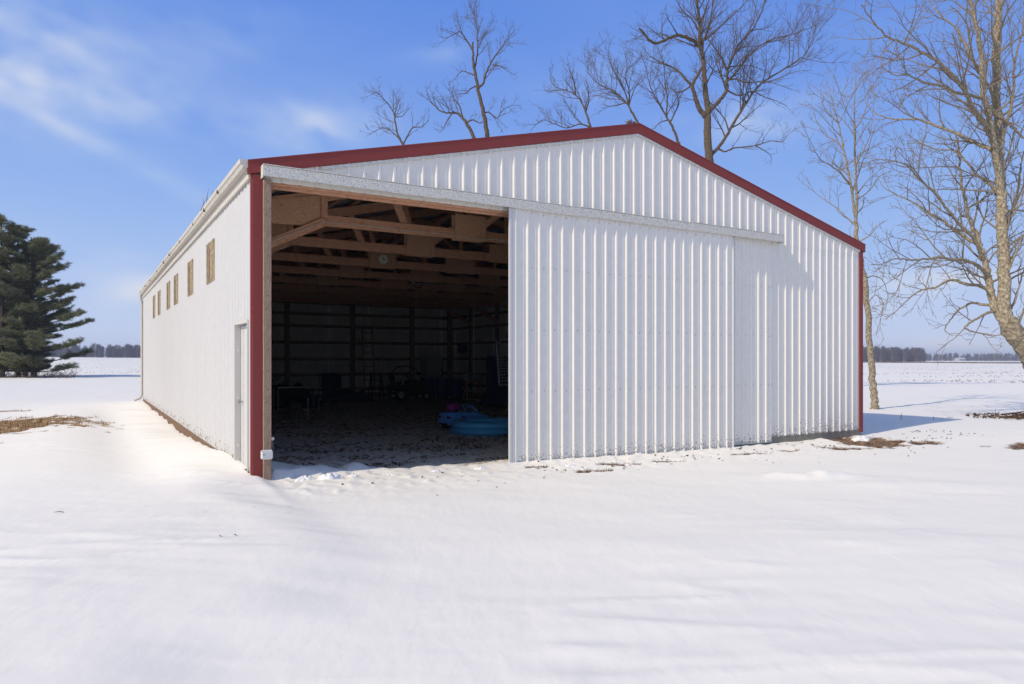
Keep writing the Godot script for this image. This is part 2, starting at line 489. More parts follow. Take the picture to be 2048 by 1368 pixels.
func ground(x: float, z: float) -> float:
	var q := BT.affine_inverse() * Vector3(x, 0, z)
	var far := sqrt(x * x + z * z)
	var y := -0.011 * clampf(q.x, 0.0, 14.0)
	if far > 60.0:
		y += sm(80.0, 620.0, far) * sm(-20.0, -160.0, x) * 3.4
		y += n_low.get_noise_2d(x * 0.01, z * 0.01) * 0.8 * sm(60.0, 300.0, far)
		return y + n_low.get_noise_2d(x * 0.3, z * 0.6) * 0.05
	y += n_low.get_noise_2d(x * 0.35, z * 0.5) * 0.03 + 0.12 * sm(15.5, 22.0, far) * sm(0.0, 8.0, x)
	y += n_mid.get_noise_2d(x * 0.5, z * 0.9) * 0.014
	y += n_fine.get_noise_2d(x * 0.35 + z * 0.12, z * 0.9) * 0.004
	var crest := n_mid.get_noise_2d(x * 0.32 + z * 0.10, z * 1.5)
	y += 0.018 * pow(clampf(1.0 - absf(crest) * 2.6, 0.0, 1.0), 1.7) * sm(0.02, 0.35, n_low.get_noise_2d(x * 0.8 + 30.0, z * 0.9))
	y += 0.006 * n_fine.get_noise_2d(x * 0.5 + z * 0.2, z * 2.4) * sm(-0.1, 0.4, n_low.get_noise_2d(x * 0.7 - 9.0, z))
	# bank on the left with a small wind lip
	if x < 2.5 and z > -13.0:
		var e := lip(z) - x
		y += 0.05 * sm(-0.25, 0.8, e) * sm(-13.0, -9.5, z) + 0.010 * exp(-pow((e - 0.5) / 0.35, 2.0))
	# low drifts out on the right
	y += 0.085 * bump(x, z, 4.35, -10.1, 0.75, 0.24) * (1.0 + n_fine.get_noise_2d(x, z) * 0.9) + 0.04 * bump(x, z, 5.4, -9.5, 1.2, 0.3) + 0.04 * bump(x, z, 2.6, -6.3, 2.4, 0.6) + 0.035 * bump(x, z, 5.2, -5.4, 2.0, 0.35)
	# beside the left wall: scoured trough, drift by the side door
	var w := -q.x
	var s := -q.z
	if w > -1.2 and w < 4.0 and s > -2.0 and s < 24.0:
		y -= 0.075 * (exp(-pow((w - 0.1) / 0.55, 2.0)) if w > 0.1 else 1.0) * sm(4.0, 6.5, s) * (1.0 - sm(16.5, 18.5, s)) * (0.7 + 1.6 * n_mid.get_noise_1d(s * 1.1))
		y += 0.13 * (exp(-pow((w + 0.1) / 1.2, 2.0)) if w > -0.02 else exp(-pow((w + 0.02) / 0.12, 2.0))) * exp(-pow((s - 1.6) / 2.2, 2.0))
		y -= 0.07 * exp(-pow((w - 1.25) / 0.5, 2.0)) * sm(-1.0, 2.0, s) * (1.0 - sm(12.0, 20.0, s))
		y += 0.09 * exp(-pow((w - 2.4) / 0.9, 2.0)) * sm(-1.5, 2.0, s) * (1.0 - sm(14.0, 22.0, s))
	# trampled, crusted snow in front of the doors
	if q.z > -0.6 and q.z < 2.6 and q.x > 0.3 and q.x < 14.0:
		var near := sm(2.4, 0.6, q.z)
		y += near * (n_patch.get_noise_2d(x * 3.0, z * 3.0) * 0.022 + maxf(0.0, n_fine.get_noise_2d(x * 2.2, z * 2.2) - 0.25) * 0.07)
	# under the barn; drifts reach in through the open doorway
	if ((q.x > 0.6 and q.x < W - 0.6) or (q.x > 0.25 and q.x < 4.0 and q.z > -3.0 and q.z < -0.02)) and (q.z < -0.30 or q.x < 3.9) and q.z > -L + 0.5 and q.z < -0.02:
		var floor_y := -0.02 - 0.011 * q.x
		if q.x < 4.6 and q.z > -3.0:
			var drop := sm(-0.05, -0.75, q.z + n_patch.get_noise_1d(q.x * 1.3) * 0.5) * 0.16
			var d := 0.28 * bump(q.x, q.z, 0.25, -0.95, 0.75, 0.85) + 0.125 * bump(q.x, q.z, 1.9, -0.75, 0.9, 0.45)
			y = floor_y + 0.035 - drop + d + n_fine.get_noise_2d(x * 2.0, z * 2.0) * 0.012
		else:
			y = -0.4
	var m := patch_mask(x, z)
	if m > 0.0:
		y -= minf(m * 0.2, 0.035)
	return y
func snow_color(x: float, z: float) -> Color:
	var c := Color(0.915, 0.885, 0.80)
	var m := patch_mask(x, z)
	if m > -0.02:
		var g := n_fine.get_noise_2d(x * 4.0, z * 4.0)
		c = c.lerp((Color(0.38, 0.25, 0.13) if x < -8.0 else Color(0.25, 0.155, 0.085)) * (1.0 + g * 0.9), sm(-0.02, 0.10, m))
	return c
func build_ground() -> void:
	var angs: Array[float] = []
	var a := -180.0
	while a < 180.0:
		angs.append(deg_to_rad(a))
		a += 0.2 if (a >= -44.0 and a < 44.0) else 4.0
	var radii: Array[float] = [0.0]
	var r := 0.9
	while r < 2300.0:
		radii.append(r)
		r *= 1.010 if r < 32.0 else 1.018 if r < 70.0 else 1.06
	var mb := MB.new()
	var na := angs.size()
	var nr := radii.size()
	var pos := PackedVector3Array()
	pos.resize(na * nr)
	for j in nr:
		for i in na:
			var x := sin(angs[i]) * radii[j]
			var z := -cos(angs[i]) * radii[j]
			pos[j * na + i] = Vector3(x, ground(x, z), z)
			mb.v.append(pos[j * na + i])
			mb.c.append(snow_color(x, z) if radii[j] < 40.0 else Color(0.915, 0.885, 0.80))
			mb.uv.append(Vector2(x, z))
	for j in nr:
		for i in na:
			var dr := pos[mini(j + 1, nr - 1) * na + i] - pos[maxi(j - 1, 0) * na + i]
			var da := pos[j * na + (i + 1) % na] - pos[j * na + (i + na - 1) % na]
			var nn := da.cross(dr)
			if nn.y < 0: nn = -nn
			mb.n.append(nn.normalized() if nn.length() > 1e-9 else Vector3.UP)
	for j in nr - 1:
		for i in na:
			var p := j * na + i
			var q := j * na + (i + 1) % na
			if j > 0:
				mb.ix.append_array([p, p + na, q + na, p, q + na, q])
			else:
				mb.ix.append_array([p, p + na, q + na])
	# clockwise seen from above
	var t0 := (mb.v[mb.ix[1]] - mb.v[mb.ix[0]]).cross(mb.v[mb.ix[2]] - mb.v[mb.ix[0]])
	if t0.y > 0:
		for k in range(0, mb.ix.size(), 3):
			var sw := mb.ix[k + 1]
			mb.ix[k + 1] = mb.ix[k + 2]
			mb.ix[k + 2] = sw
	tag(put("ground", mb.mesh(), M.snow), "snow covered yard and fields with low drifts and bare patches", "snow", "", "structure")

# ---------------------------------------------------------------- the barn
func roof_y(x: float) -> float:
	return EAVE + SLOPE * (W * 0.5 - absf(x - W * 0.5))
# ribbed sheet in its own axes: x along, y up, z out. yb and yt are its lower and upper edges at x
func rib_sheet(width: float, yb: Callable, yt: Callable, uo: float, pitch := 0.2286, high := 0.02) -> ArrayMesh:
	var prof: Array[Vector2] = []
	var n := int(round(width / pitch + 0.001))
	if n < 1: n = 1
	var full := minf(width, n * pitch)
	for k in n:
		var x := k * pitch
		for q in [[0.0, 0.0], [0.018, high], [0.043, high], [0.061, 0.0], [0.117, 0.0], [0.122, 0.0035], [0.133, 0.0035], [0.138, 0.0], [0.172, 0.0], [0.177, 0.0035], [0.188, 0.0035], [0.193, 0.0]]:
			if x + q[0] < width:
				prof.append(Vector2(x + q[0], q[1]))
	prof.append(Vector2(width, 0.0))
	var mb := MB.new()
	mb.uo = Vector2(uo, 0)
	for k in prof.size() - 1:
		var p := prof[k]
		var q := prof[k + 1]
		var e := q - p
		if e.x < 1e-5: continue
		var nn := Vector3(-e.y, 0, e.x).normalized()
		var a := Vector3(p.x, yb.call(p.x), p.y)
		var b := Vector3(q.x, yb.call(q.x), q.y)
		var c := Vector3(q.x, yt.call(q.x), q.y)
		var d := Vector3(p.x, yt.call(p.x), p.y)
		var f := func(v: Vector3) -> Vector2: return Vector2(v.x * 0.5, 1.0 - (v.y + 0.05) / 6.2)
		mb.quad(a, b, c, d, nn, f.call(a), f.call(b), f.call(c), f.call(d))
	return mb.mesh()
func one(s: Vector3, at: Vector3, bev := 0.0) -> ArrayMesh:
	var mb := MB.new()
	mb.uo = Vector2(rnd(0, 5), rnd(0, 5))
	mb.box(at, s, Basis.IDENTITY, bev)
	return mb.mesh()
func board(a: Vector3, b: Vector3, h: float, t: float, side := Vector3(0, 0, 1), bev := 0.003) -> ArrayMesh:
	var mb := MB.new()
	mb.uo = Vector2(rnd(0, 5), rnd(0, 5))
	mb.beam(a, b, h, t, side, bev)
	return mb.mesh()
func build_barn() -> void:
	barn = thing("barn", "white ribbed metal pole barn with dark red trim and half open sliding front", "barn", CORNER, TURN)
	var flat := func(y: float) -> Callable: return func(_x: float) -> float: return y
	# ---- front wall: the header boards carry the sheets
	var fw := put("front_wall", board(Vector3(0.16, 4.065, -0.045), Vector3(W - 0.16, 4.065, -0.045), 0.19, 0.04), M.wood, barn)
	put("header_board", board(Vector3(0.225, 4.03, -0.11), Vector3(W - 0.3, 4.03, -0.11), 0.19, 0.045), M.wood, fw)
	var x := 0.13
	var k := 0
	while x < W - 0.2:
		var wd := minf(0.914, W - 0.10 - x)
		var x0 := x
		var top := func(q: float) -> float: return roof_y(x0 + q) - 0.10
		# upper sheets run from behind the track up to the rake
		put("panel", rib_sheet(wd, flat.call(4.0), top, k * 0.37), M.front, fw, Transform3D(Basis.IDENTITY, Vector3(x, 0, 0.004)))
		if x > 8.3:
			put("panel", rib_sheet(wd, func(q: float) -> float: return 0.02 + 0.002 * q, flat.call(4.03), k * 0.53), M.front, fw, Transform3D(Basis.IDENTITY, Vector3(x, 0, 0)))
		x += 0.914
		k += 1
	screw_rows(fw, Transform3D(Basis.IDENTITY, Vector3(0.13, 0, 0.006)), W - 0.4, 0.2286, [4.28], 0.0)
	put("skirt_board", board(Vector3(8.0, -0.06, -0.02), Vector3(W - 0.02, -0.06, -0.02), 0.20, 0.045), M.skirt, fw)
	put("skirt_board", board(Vector3(8.0, 0.12, -0.025), Vector3(W - 0.02, 0.12, -0.025), 0.14, 0.04), M.skirt, fw)
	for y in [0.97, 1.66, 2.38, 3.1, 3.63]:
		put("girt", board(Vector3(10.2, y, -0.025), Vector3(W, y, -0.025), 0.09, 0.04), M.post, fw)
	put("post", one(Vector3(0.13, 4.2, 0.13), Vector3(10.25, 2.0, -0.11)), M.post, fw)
	# lichen-grown strip just below the red rake
	for sd in [0, 1]:
		var mb := MB.new()
		var xa := 0.9 if sd == 0 else W * 0.5
		var xb := W * 0.5 if sd == 0 else W - 0.1
		mb.beam(Vector3(xa, roof_y(xa) - 0.195, 0.026), Vector3(xb, roof_y(xb) - 0.195, 0.026), 0.045, 0.012)
		put("drip_strip", mb.mesh(), M.lichen, fw)
	# ---- rake and corner trim
	for sd in [0, 1]:
		var mb := MB.new()
		var xa := -0.07 if sd == 0 else W * 0.5
		var xb := W * 0.5 if sd == 0 else W + 0.07
		var pa := Vector2(xa, EAVE + SLOPE * (xa if sd == 0 else W - xa))
		var pb := Vector2(xb, EAVE + SLOPE * (xb if sd == 0 else W - xb))
		for sg in 3:
			var qa := pa.lerp(pb, sg / 3.0)
			var qb := pa.lerp(pb, (sg + 1) / 3.0)
			mb.prism([Vector2(qa.x, qa.y - 0.165), Vector2(qb.x, qb.y - 0.165), qb, qa], -0.03, 0.043 + 0.003 * ((sg + sd) % 2))
		mb.prism([Vector2(pa.x, pa.y), Vector2(pb.x, pb.y), Vector2(pb.x, pb.y + 0.018), Vector2(pa.x, pa.y + 0.018)], -0.14, 0.052)
		put("rake_trim", mb.mesh(), M.red, barn)
	for xc in [0.0, W]:
		var mb := MB.new()
		var s := 1.0 if xc == 0.0 else -1.0
		mb.box(Vector3(xc + s * 0.055, 2.02, 0.021), Vector3(0.13, 4.10, 0.02), Basis.IDENTITY, 0.004)
		mb.box(Vector3(xc - s * 0.018, 2.02, -0.03), Vector3(0.014, 4.10, 0.08), Basis.IDENTITY, 0.003)
		put("corner_trim", mb.mesh(), M.red, barn)
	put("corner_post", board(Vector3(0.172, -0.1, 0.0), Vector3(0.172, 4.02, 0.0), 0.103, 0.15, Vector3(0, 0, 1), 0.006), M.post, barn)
	# ---- door track with its weathered cover
	var tc := MB.new()
	for sg in 4:
		var xa := 0.10 + sg * 2.58
		tc.uo = Vector2(sg * 0.31, sg * 0.17)
		var za := 0.165 + 0.004 * (sg % 2)
		tc.beam(Vector3(xa, 4.105, za), Vector3(xa + 2.58, 4.095, za), 0.14, 0.012, Vector3(0, 0, 1), 0.003)
		tc.beam(Vector3(xa, 4.19, 0.095), Vector3(xa + 2.58, 4.178, 0.095), 0.012, 0.15, Vector3(0, 0, 1), 0.002)
	tc.box(Vector3(0.098, 4.10, 0.09), Vector3(0.008, 0.16, 0.16))
	tc.box(Vector3(10.424, 4.095, 0.09), Vector3(0.008, 0.15, 0.16))
	var tk := put("door_track", tc.mesh(), M.lichen, barn)
	put("rail", board(Vector3(0.12, 4.12, 0.105), Vector3(10.4, 4.11, 0.105), 0.05, 0.03), M.galv, tk)
	# ---- sliding doors
	for dd in 2:
		var xa := 3.87 if dd == 0 else 5.09
		var xb := 8.98 if dd == 0 else 10.2
		var z := 0.115 if dd == 0 else 0.036
		var low := func(q: float) -> float: return (-0.05 - 0.0105 * q) if dd == 0 else (-0.045 - 0.006 * q)
		var fr := MB.new()
		fr.beam(Vector3(xa + 0.02, low.call(0) + 0.02, z - 0.012), Vector3(xb, low.call(xb - xa) + 0.02, z - 0.012), 0.05, 0.04)
		fr.beam(Vector3(xa + 0.02, 4.03, z - 0.014), Vector3(xb, 4.03, z - 0.014), 0.09, 0.03)
		for y in [1.1, 2.1, 3.1]:
			fr.beam(Vector3(xa + 0.02, y, z - 0.014), Vector3(xb, y, z - 0.014), 0.06, 0.025)
		var dr := put("sliding_door", fr.mesh(), M.galv, barn)
		if dd == 0: dr.set_meta("label", "front sliding door leaf pushed half open")
		else: dr.set_meta("label", "rear sliding door leaf mostly hidden behind the front one")
		var q := xa + 0.10
		var kk := 0
		while q < xb - 0.03:
			var q0 := q - xa
			put("panel", rib_sheet(minf(0.914, xb - 0.02 - q), func(t: float) -> float: return low.call(q0 + t) + 0.012, flat.call(4.085), kk * 0.29 + dd * 0.4), M.door, dr, Transform3D(Basis.IDENTITY, Vector3(q, 0, z + 0.006)))
			q += 0.914
			kk += 1
		screw_rows(dr, Transform3D(Basis.IDENTITY, Vector3(xa + 0.1, 0, z + 0.007)), xb - xa - 0.15, 0.2286, [0.06, 1.1, 2.1, 3.1, 3.98], 0.0)
		var edges := [[xa + 0.025, 0.05, 0.03], [xa + 0.078, 0.044, 0.022]]
		if dd == 0: edges.append([xb - 0.012, 0.024, 0.03])
		for e in edges:
			put("edge_trim", one(Vector3(e[1], 4.12, e[2]), Vector3(e[0], 4.06 - 2.06 + low.call(e[0] - xa) * 0.5, z + 0.012), 0.004), M.white, dr)
	# ---- left wall
	var base := MB.new()
	base.beam(Vector3(0.0, -0.02, -0.2), Vector3(0.0, -0.02, -L), 0.24, 0.04, Vector3(1, 0, 0))
	var lw := put("left_wall", base.mesh(), M.sill, barn)
	var face := Basis(Vector3(0, 0, 1), Vector3(0, 1, 0), Vector3(-1, 0, 0))
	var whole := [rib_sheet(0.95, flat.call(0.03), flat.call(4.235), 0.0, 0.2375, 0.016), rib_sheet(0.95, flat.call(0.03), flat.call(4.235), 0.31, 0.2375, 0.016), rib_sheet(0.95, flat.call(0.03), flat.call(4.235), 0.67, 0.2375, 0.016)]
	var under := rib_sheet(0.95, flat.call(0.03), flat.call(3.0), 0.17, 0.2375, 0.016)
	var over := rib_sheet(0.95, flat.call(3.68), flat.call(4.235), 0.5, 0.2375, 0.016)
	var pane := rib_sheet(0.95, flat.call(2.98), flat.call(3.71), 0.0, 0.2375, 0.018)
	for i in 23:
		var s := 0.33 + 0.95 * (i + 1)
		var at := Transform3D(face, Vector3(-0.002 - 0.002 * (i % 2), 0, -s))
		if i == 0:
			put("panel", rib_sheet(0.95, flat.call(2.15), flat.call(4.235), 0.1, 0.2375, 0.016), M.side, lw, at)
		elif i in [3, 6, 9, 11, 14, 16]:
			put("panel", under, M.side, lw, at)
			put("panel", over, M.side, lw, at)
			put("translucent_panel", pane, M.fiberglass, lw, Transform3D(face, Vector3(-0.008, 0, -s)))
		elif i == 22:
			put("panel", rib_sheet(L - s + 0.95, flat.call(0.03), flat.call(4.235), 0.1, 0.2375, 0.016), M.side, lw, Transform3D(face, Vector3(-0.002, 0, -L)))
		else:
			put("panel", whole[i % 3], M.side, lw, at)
	put("panel", rib_sheet(0.30, flat.call(0.0), flat.call(4.235), 0.9, 0.2375, 0.016), M.side, lw, Transform3D(face, Vector3(-0.004, 0, -0.33)))
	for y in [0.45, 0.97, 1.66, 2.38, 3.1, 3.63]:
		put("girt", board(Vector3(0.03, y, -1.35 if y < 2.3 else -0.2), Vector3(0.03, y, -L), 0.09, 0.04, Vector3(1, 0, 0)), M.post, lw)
	screw_rows(lw, Transform3D(face, Vector3(-0.004, 0, -L)), L - 0.3, 0.2375, [0.45, 0.97, 1.66, 2.38, 3.1, 3.63], 1.3)
	# side door, set back in a plain jamb
	var jb := MB.new()
	jb.box(Vector3(0.035, 1.05, -0.265), Vector3(0.12, 2.2, 0.03)); jb.box(Vector3(0.035, 1.05, -1.255), Vector3(0.12, 2.2, 0.05)); jb.box(Vector3(0.035, 2.145, -0.75), Vector3(0.12, 0.04, 0.94))
	var sdoor := put("side_door", one(Vector3(0.04, 2.12, 0.94), Vector3(0.085, 1.05, -0.75), 0.004), M.side, barn)
	put("door_frame", jb.mesh(), M.jamb, sdoor)
	for y in [0.35, 1.05, 1.75]:
		var bt := MB.new()
		bt.cyl(Vector3(0.03, y, -1.232), Vector3(0.03, y, -1.222), 0.022, 0.02, 12)
		put("bolt_cover", bt.mesh(), M.white, sdoor)
	var hd := MB.new()
	hd.cyl(Vector3(0.06, 1.0, -1.1), Vector3(0.02, 1.0, -1.1), 0.012, 0.012, 8); hd.cyl(Vector3(0.025, 1.0, -1.1), Vector3(0.0, 1.0, -1.1), 0.028, 0.024, 12)
	put("handle", hd.mesh(), M.galv, sdoor)
	# ---- eave, gutter, downspout
	put("fascia", one(Vector3(0.035, 0.15, L), Vector3(-0.035, 4.10, -L * 0.5 - 0.02)), M.gutter, barn)
	var gt := MB.new()
	var gp := [Vector2(-0.055, 4.25), Vector2(-0.055, 4.15), Vector2(-0.13, 4.145), Vector2(-0.15, 4.19), Vector2(-0.165, 4.20), Vector2(-0.17, 4.255), Vector2(-0.16, 4.26), Vector2(-0.155, 4.205)]
	for i in gp.size() - 1:
		var a: Vector2 = gp[i]
		var b: Vector2 = gp[i + 1]
		var e := b - a
		for sg in 9:
			var z0 := -L / 9.0 * sg + 0.03
			var z1 := -L / 9.0 * (sg + 1) + 0.03
			var d0 := 0.012 * sin(sg * 1.9)
			var d1 := 0.012 * sin((sg + 1) * 1.9)
			gt.quad(Vector3(a.x, a.y + d0, z0), Vector3(b.x, b.y + d0, z0), Vector3(b.x, b.y + d1, z1), Vector3(a.x, a.y + d1, z1), Vector3(e.y, -e.x, 0).normalized() * (-1.0), Vector2(z0, i * 0.1), Vector2(z0, i * 0.1 + 0.1), Vector2(z1, i * 0.1 + 0.1), Vector2(z1, i * 0.1))
	gt.prism([Vector2(-0.055, 4.25), Vector2(-0.055, 4.15), Vector2(-0.13, 4.145), Vector2(-0.15, 4.19), Vector2(-0.165, 4.20), Vector2(-0.17, 4.255)], 0.028, 0.034)
	var gut := put("gutter", gt.mesh(), M.gutter, barn)
	for s in [1.9, 3.4, 4.9, 7.2, 9.5, 11.0, 13.2, 15.8, 18.0, 20.5]:
		var hb := MB.new()
		hb.box(Vector3(-0.115, 4.185 + rnd(-0.01, 0.01), -s), Vector3(0.12, 0.02, 0.03), Basis(Vector3(0, 0, 1), rnd(-0.3, 0.3)))
		hb.box(Vector3(-0.165, 4.21, -s), Vector3(0.012, 0.05, rnd(0.04, 0.1)))
		put("gutter_bracket", hb.mesh(), M.rust, gut)
	var ds := MB.new()
	ds.tube(PackedVector3Array([Vector3(-0.11, 4.16, -L + 0.2), Vector3(-0.10, 4.0, -L + 0.1), Vector3(-0.06, 3.85, -L + 0.0), Vector3(-0.06, 0.25, -L + 0.0), Vector3(-0.12, 0.12, -L + 0.0), Vector3(-0.32, 0.04, -L + 0.0)]), PackedFloat32Array([0.045, 0.045, 0.045, 0.045, 0.045, 0.045]), 8, true)
	put("downspout", ds.mesh(), M.gutter, barn)
	put("fascia", one(Vector3(0.035, 0.2, L), Vector3(W + 0.035, 4.13, -L * 0.5 - 0.02)), M.gutter, barn)
	for sd in [0, 1]:
		var mb := MB.new()
		var xa := 0.0 if sd == 0 else W * 0.5
		var xb := W * 0.5 if sd == 0 else W
		mb.prism([Vector2(xa, roof_y(xa) - 0.18), Vector2(xb, roof_y(xb) - 0.18), Vector2(xb, roof_y(xb) + 0.02), Vector2(xa, roof_y(xa) + 0.02)], -L - 0.06, -L - 0.03)
		put("rake_trim", mb.mesh(), M.red, barn)
	# ---- right and back walls
	var bs := MB.new()
	bs.beam(Vector3(W, -0.02, -0.05), Vector3(W, -0.02, -L), 0.3, 0.04, Vector3(1, 0, 0))
	var rw := put("right_wall", bs.mesh(), M.skirt, barn)
	var rface := Basis(Vector3(0, 0, -1), Vector3(0, 1, 0), Vector3(1, 0, 0))
	for i in 23:
		put("panel", whole[i % 3] if i < 22 else rib_sheet(L - 22 * 0.95, flat.call(0.03), flat.call(4.235), 0, 0.2375), M.inside, rw, Transform3D(rface, Vector3(W + 0.002 + 0.002 * (i % 2), 0, -0.95 * i)))
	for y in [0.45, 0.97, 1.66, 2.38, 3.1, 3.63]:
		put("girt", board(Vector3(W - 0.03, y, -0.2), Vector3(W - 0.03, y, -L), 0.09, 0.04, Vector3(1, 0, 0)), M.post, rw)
	var bb := MB.new()
	bb.beam(Vector3(0.05, -0.02, -L), Vector3(W - 0.05, -0.02, -L), 0.3, 0.04)
	var bw := put("back_wall", bb.mesh(), M.skirt, barn)
	var bface := Basis(Vector3(-1, 0, 0), Vector3(0, 1, 0), Vector3(0, 0, -1))
	for i in 15:
		var x1 := minf(0.914 * (i + 1), W)
		var wd := x1 - 0.914 * i
		put("panel", rib_sheet(wd, flat.call(0.03), func(q: float) -> float: return roof_y(x1 - q) - 0.03, i * 0.2), M.inside, bw, Transform3D(bface, Vector3(x1, 0, -L - 0.002 - 0.002 * (i % 2))))
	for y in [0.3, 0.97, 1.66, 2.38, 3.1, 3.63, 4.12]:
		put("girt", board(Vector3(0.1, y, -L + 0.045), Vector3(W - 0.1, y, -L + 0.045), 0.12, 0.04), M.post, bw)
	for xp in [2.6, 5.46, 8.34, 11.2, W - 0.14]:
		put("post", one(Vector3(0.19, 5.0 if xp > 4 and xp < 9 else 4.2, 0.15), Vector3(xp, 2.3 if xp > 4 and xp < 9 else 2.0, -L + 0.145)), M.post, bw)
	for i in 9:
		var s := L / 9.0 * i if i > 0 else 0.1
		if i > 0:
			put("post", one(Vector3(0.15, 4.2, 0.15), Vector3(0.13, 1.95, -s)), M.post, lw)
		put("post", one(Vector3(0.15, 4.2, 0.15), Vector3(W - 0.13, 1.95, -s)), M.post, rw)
	# ---- roof
	var rg := MB.new()
	rg.prism([Vector2(W * 0.5 - 0.22, roof_y(W * 0.5 - 0.22) + 0.02), Vector2(W * 0.5, roof_y(W * 0.5) + 0.025), Vector2(W * 0.5 + 0.22, roof_y(W * 0.5) - 0.22 * SLOPE + 0.02), Vector2(W * 0.5 + 0.22, roof_y(W * 0.5) - 0.22 * SLOPE + 0.03), Vector2(W * 0.5, roof_y(W * 0.5) + 0.05), Vector2(W * 0.5 - 0.22, roof_y(W * 0.5 - 0.22) + 0.03)], -L - 0.05, -0.16)
	var rf := put("roof", rg.mesh(), M.galv, barn)
	var run := sqrt(pow(W * 0.5, 2) + pow(W * 0.5 * SLOPE, 2)) + 0.12
	var slab := rib_sheet(0.914, flat.call(0.0), flat.call(run), 0.0)
	var ang := atan(SLOPE)
	for sd in [0, 1]:
		var upd := Vector3(cos(ang) * (1.0 if sd == 0 else -1.0), sin(ang), 0)
		var nrm := Vector3(-sin(ang) * (1.0 if sd == 0 else -1.0), cos(ang), 0)
		var xx := upd.cross(nrm)
		for i in 24:
			var zz := -0.02 - 0.9 * i
			var o := Vector3(-0.11 if sd == 0 else W + 0.11, EAVE - 0.11 * SLOPE - 0.006 + 0.002 * (i % 2), zz)
			if xx.z > 0: o.z -= 0.914
			put("roof_panel", slab, M.galv, rf, Transform3D(Basis(xx, upd, nrm), o))
		for i in 12:
			var t := 0.1 + i * 0.585
			var q := Vector3(0 if sd == 0 else W, EAVE - 0.045, 0) + upd * t
			put("purlin", board(q + Vector3(0, -0.01, -0.05), q + Vector3(0, -0.01, -L + 0.03), 0.045, 0.09, nrm.cross(Vector3(0, 0, 1)), 0.0), M.wood, rf)
	# ---- roof trusses
	var first: MeshInstance3D = null
	for i in 8:
		var z := -L / 9.0 * (i + 1)
		if first == null:
			first = truss()
			first.position.z = z
		else:
			var t := first.duplicate()
			t.name = "truss_%03d" % i
			barn.add_child(t)
			t.position.z = z
	# small electric boxes and cable on the corner post
	var bx := MB.new()
	bx.box(Vector3(0.155, 0.355, 0.11), Vector3(0.15, 0.125, 0.07), Basis.IDENTITY, 0.015)
	var ob := put("outlet_box", bx.mesh(), M.white, barn)
	var sc := MB.new()
	sc.cyl(Vector3(0.11, 0.36, 0.144), Vector3(0.11, 0.36, 0.149), 0.008, 0.008, 8)
	put("screw", sc.mesh(), M.rust, ob)
	var cb := MB.new()
	cb.tube(PackedVector3Array([Vector3(0.23, 0.38, 0.09), Vector3(0.255, 0.42, 0.03), Vector3(0.25, 0.47, 0.0), Vector3(0.25, 0.53, -0.02)]), PackedFloat32Array([0.006, 0.006, 0.006, 0.006]), 6)
	put("conduit", cb.mesh(), M.galv, ob)
	put("switch_box", one(Vector3(0.05, 0.045, 0.05), Vector3(0.25, 0.55, -0.02), 0.006), M.white, ob)

# heads of the screws that hold the sheets, one row to a girt
func screw_rows(parent: Node, at: Transform3D, length: float, pitch: float, rows: Array, skip: float) -> void:
	var h := MB.new()
	h.lathe(Vector3.ZERO, [Vector2(0.011, 0.0), Vector2(0.010, 0.003), Vector2(0.006, 0.004), Vector2(0.006, 0.008), Vector2(0.001, 0.009)], 7, Basis(Vector3(1, 0, 0), PI / 2))
	var xs := []
	for y in rows:
		for i in int(length / pitch):
			var x := length - i * pitch - rnd(0.04, 0.06)
			if y < 2.3 and length - x < skip: continue
			xs.append(Transform3D(at.basis, at * Vector3(x, y + rnd(-0.008, 0.008), 0.001)))
	many("screws", h.mesh(), M.screw, xs, parent)

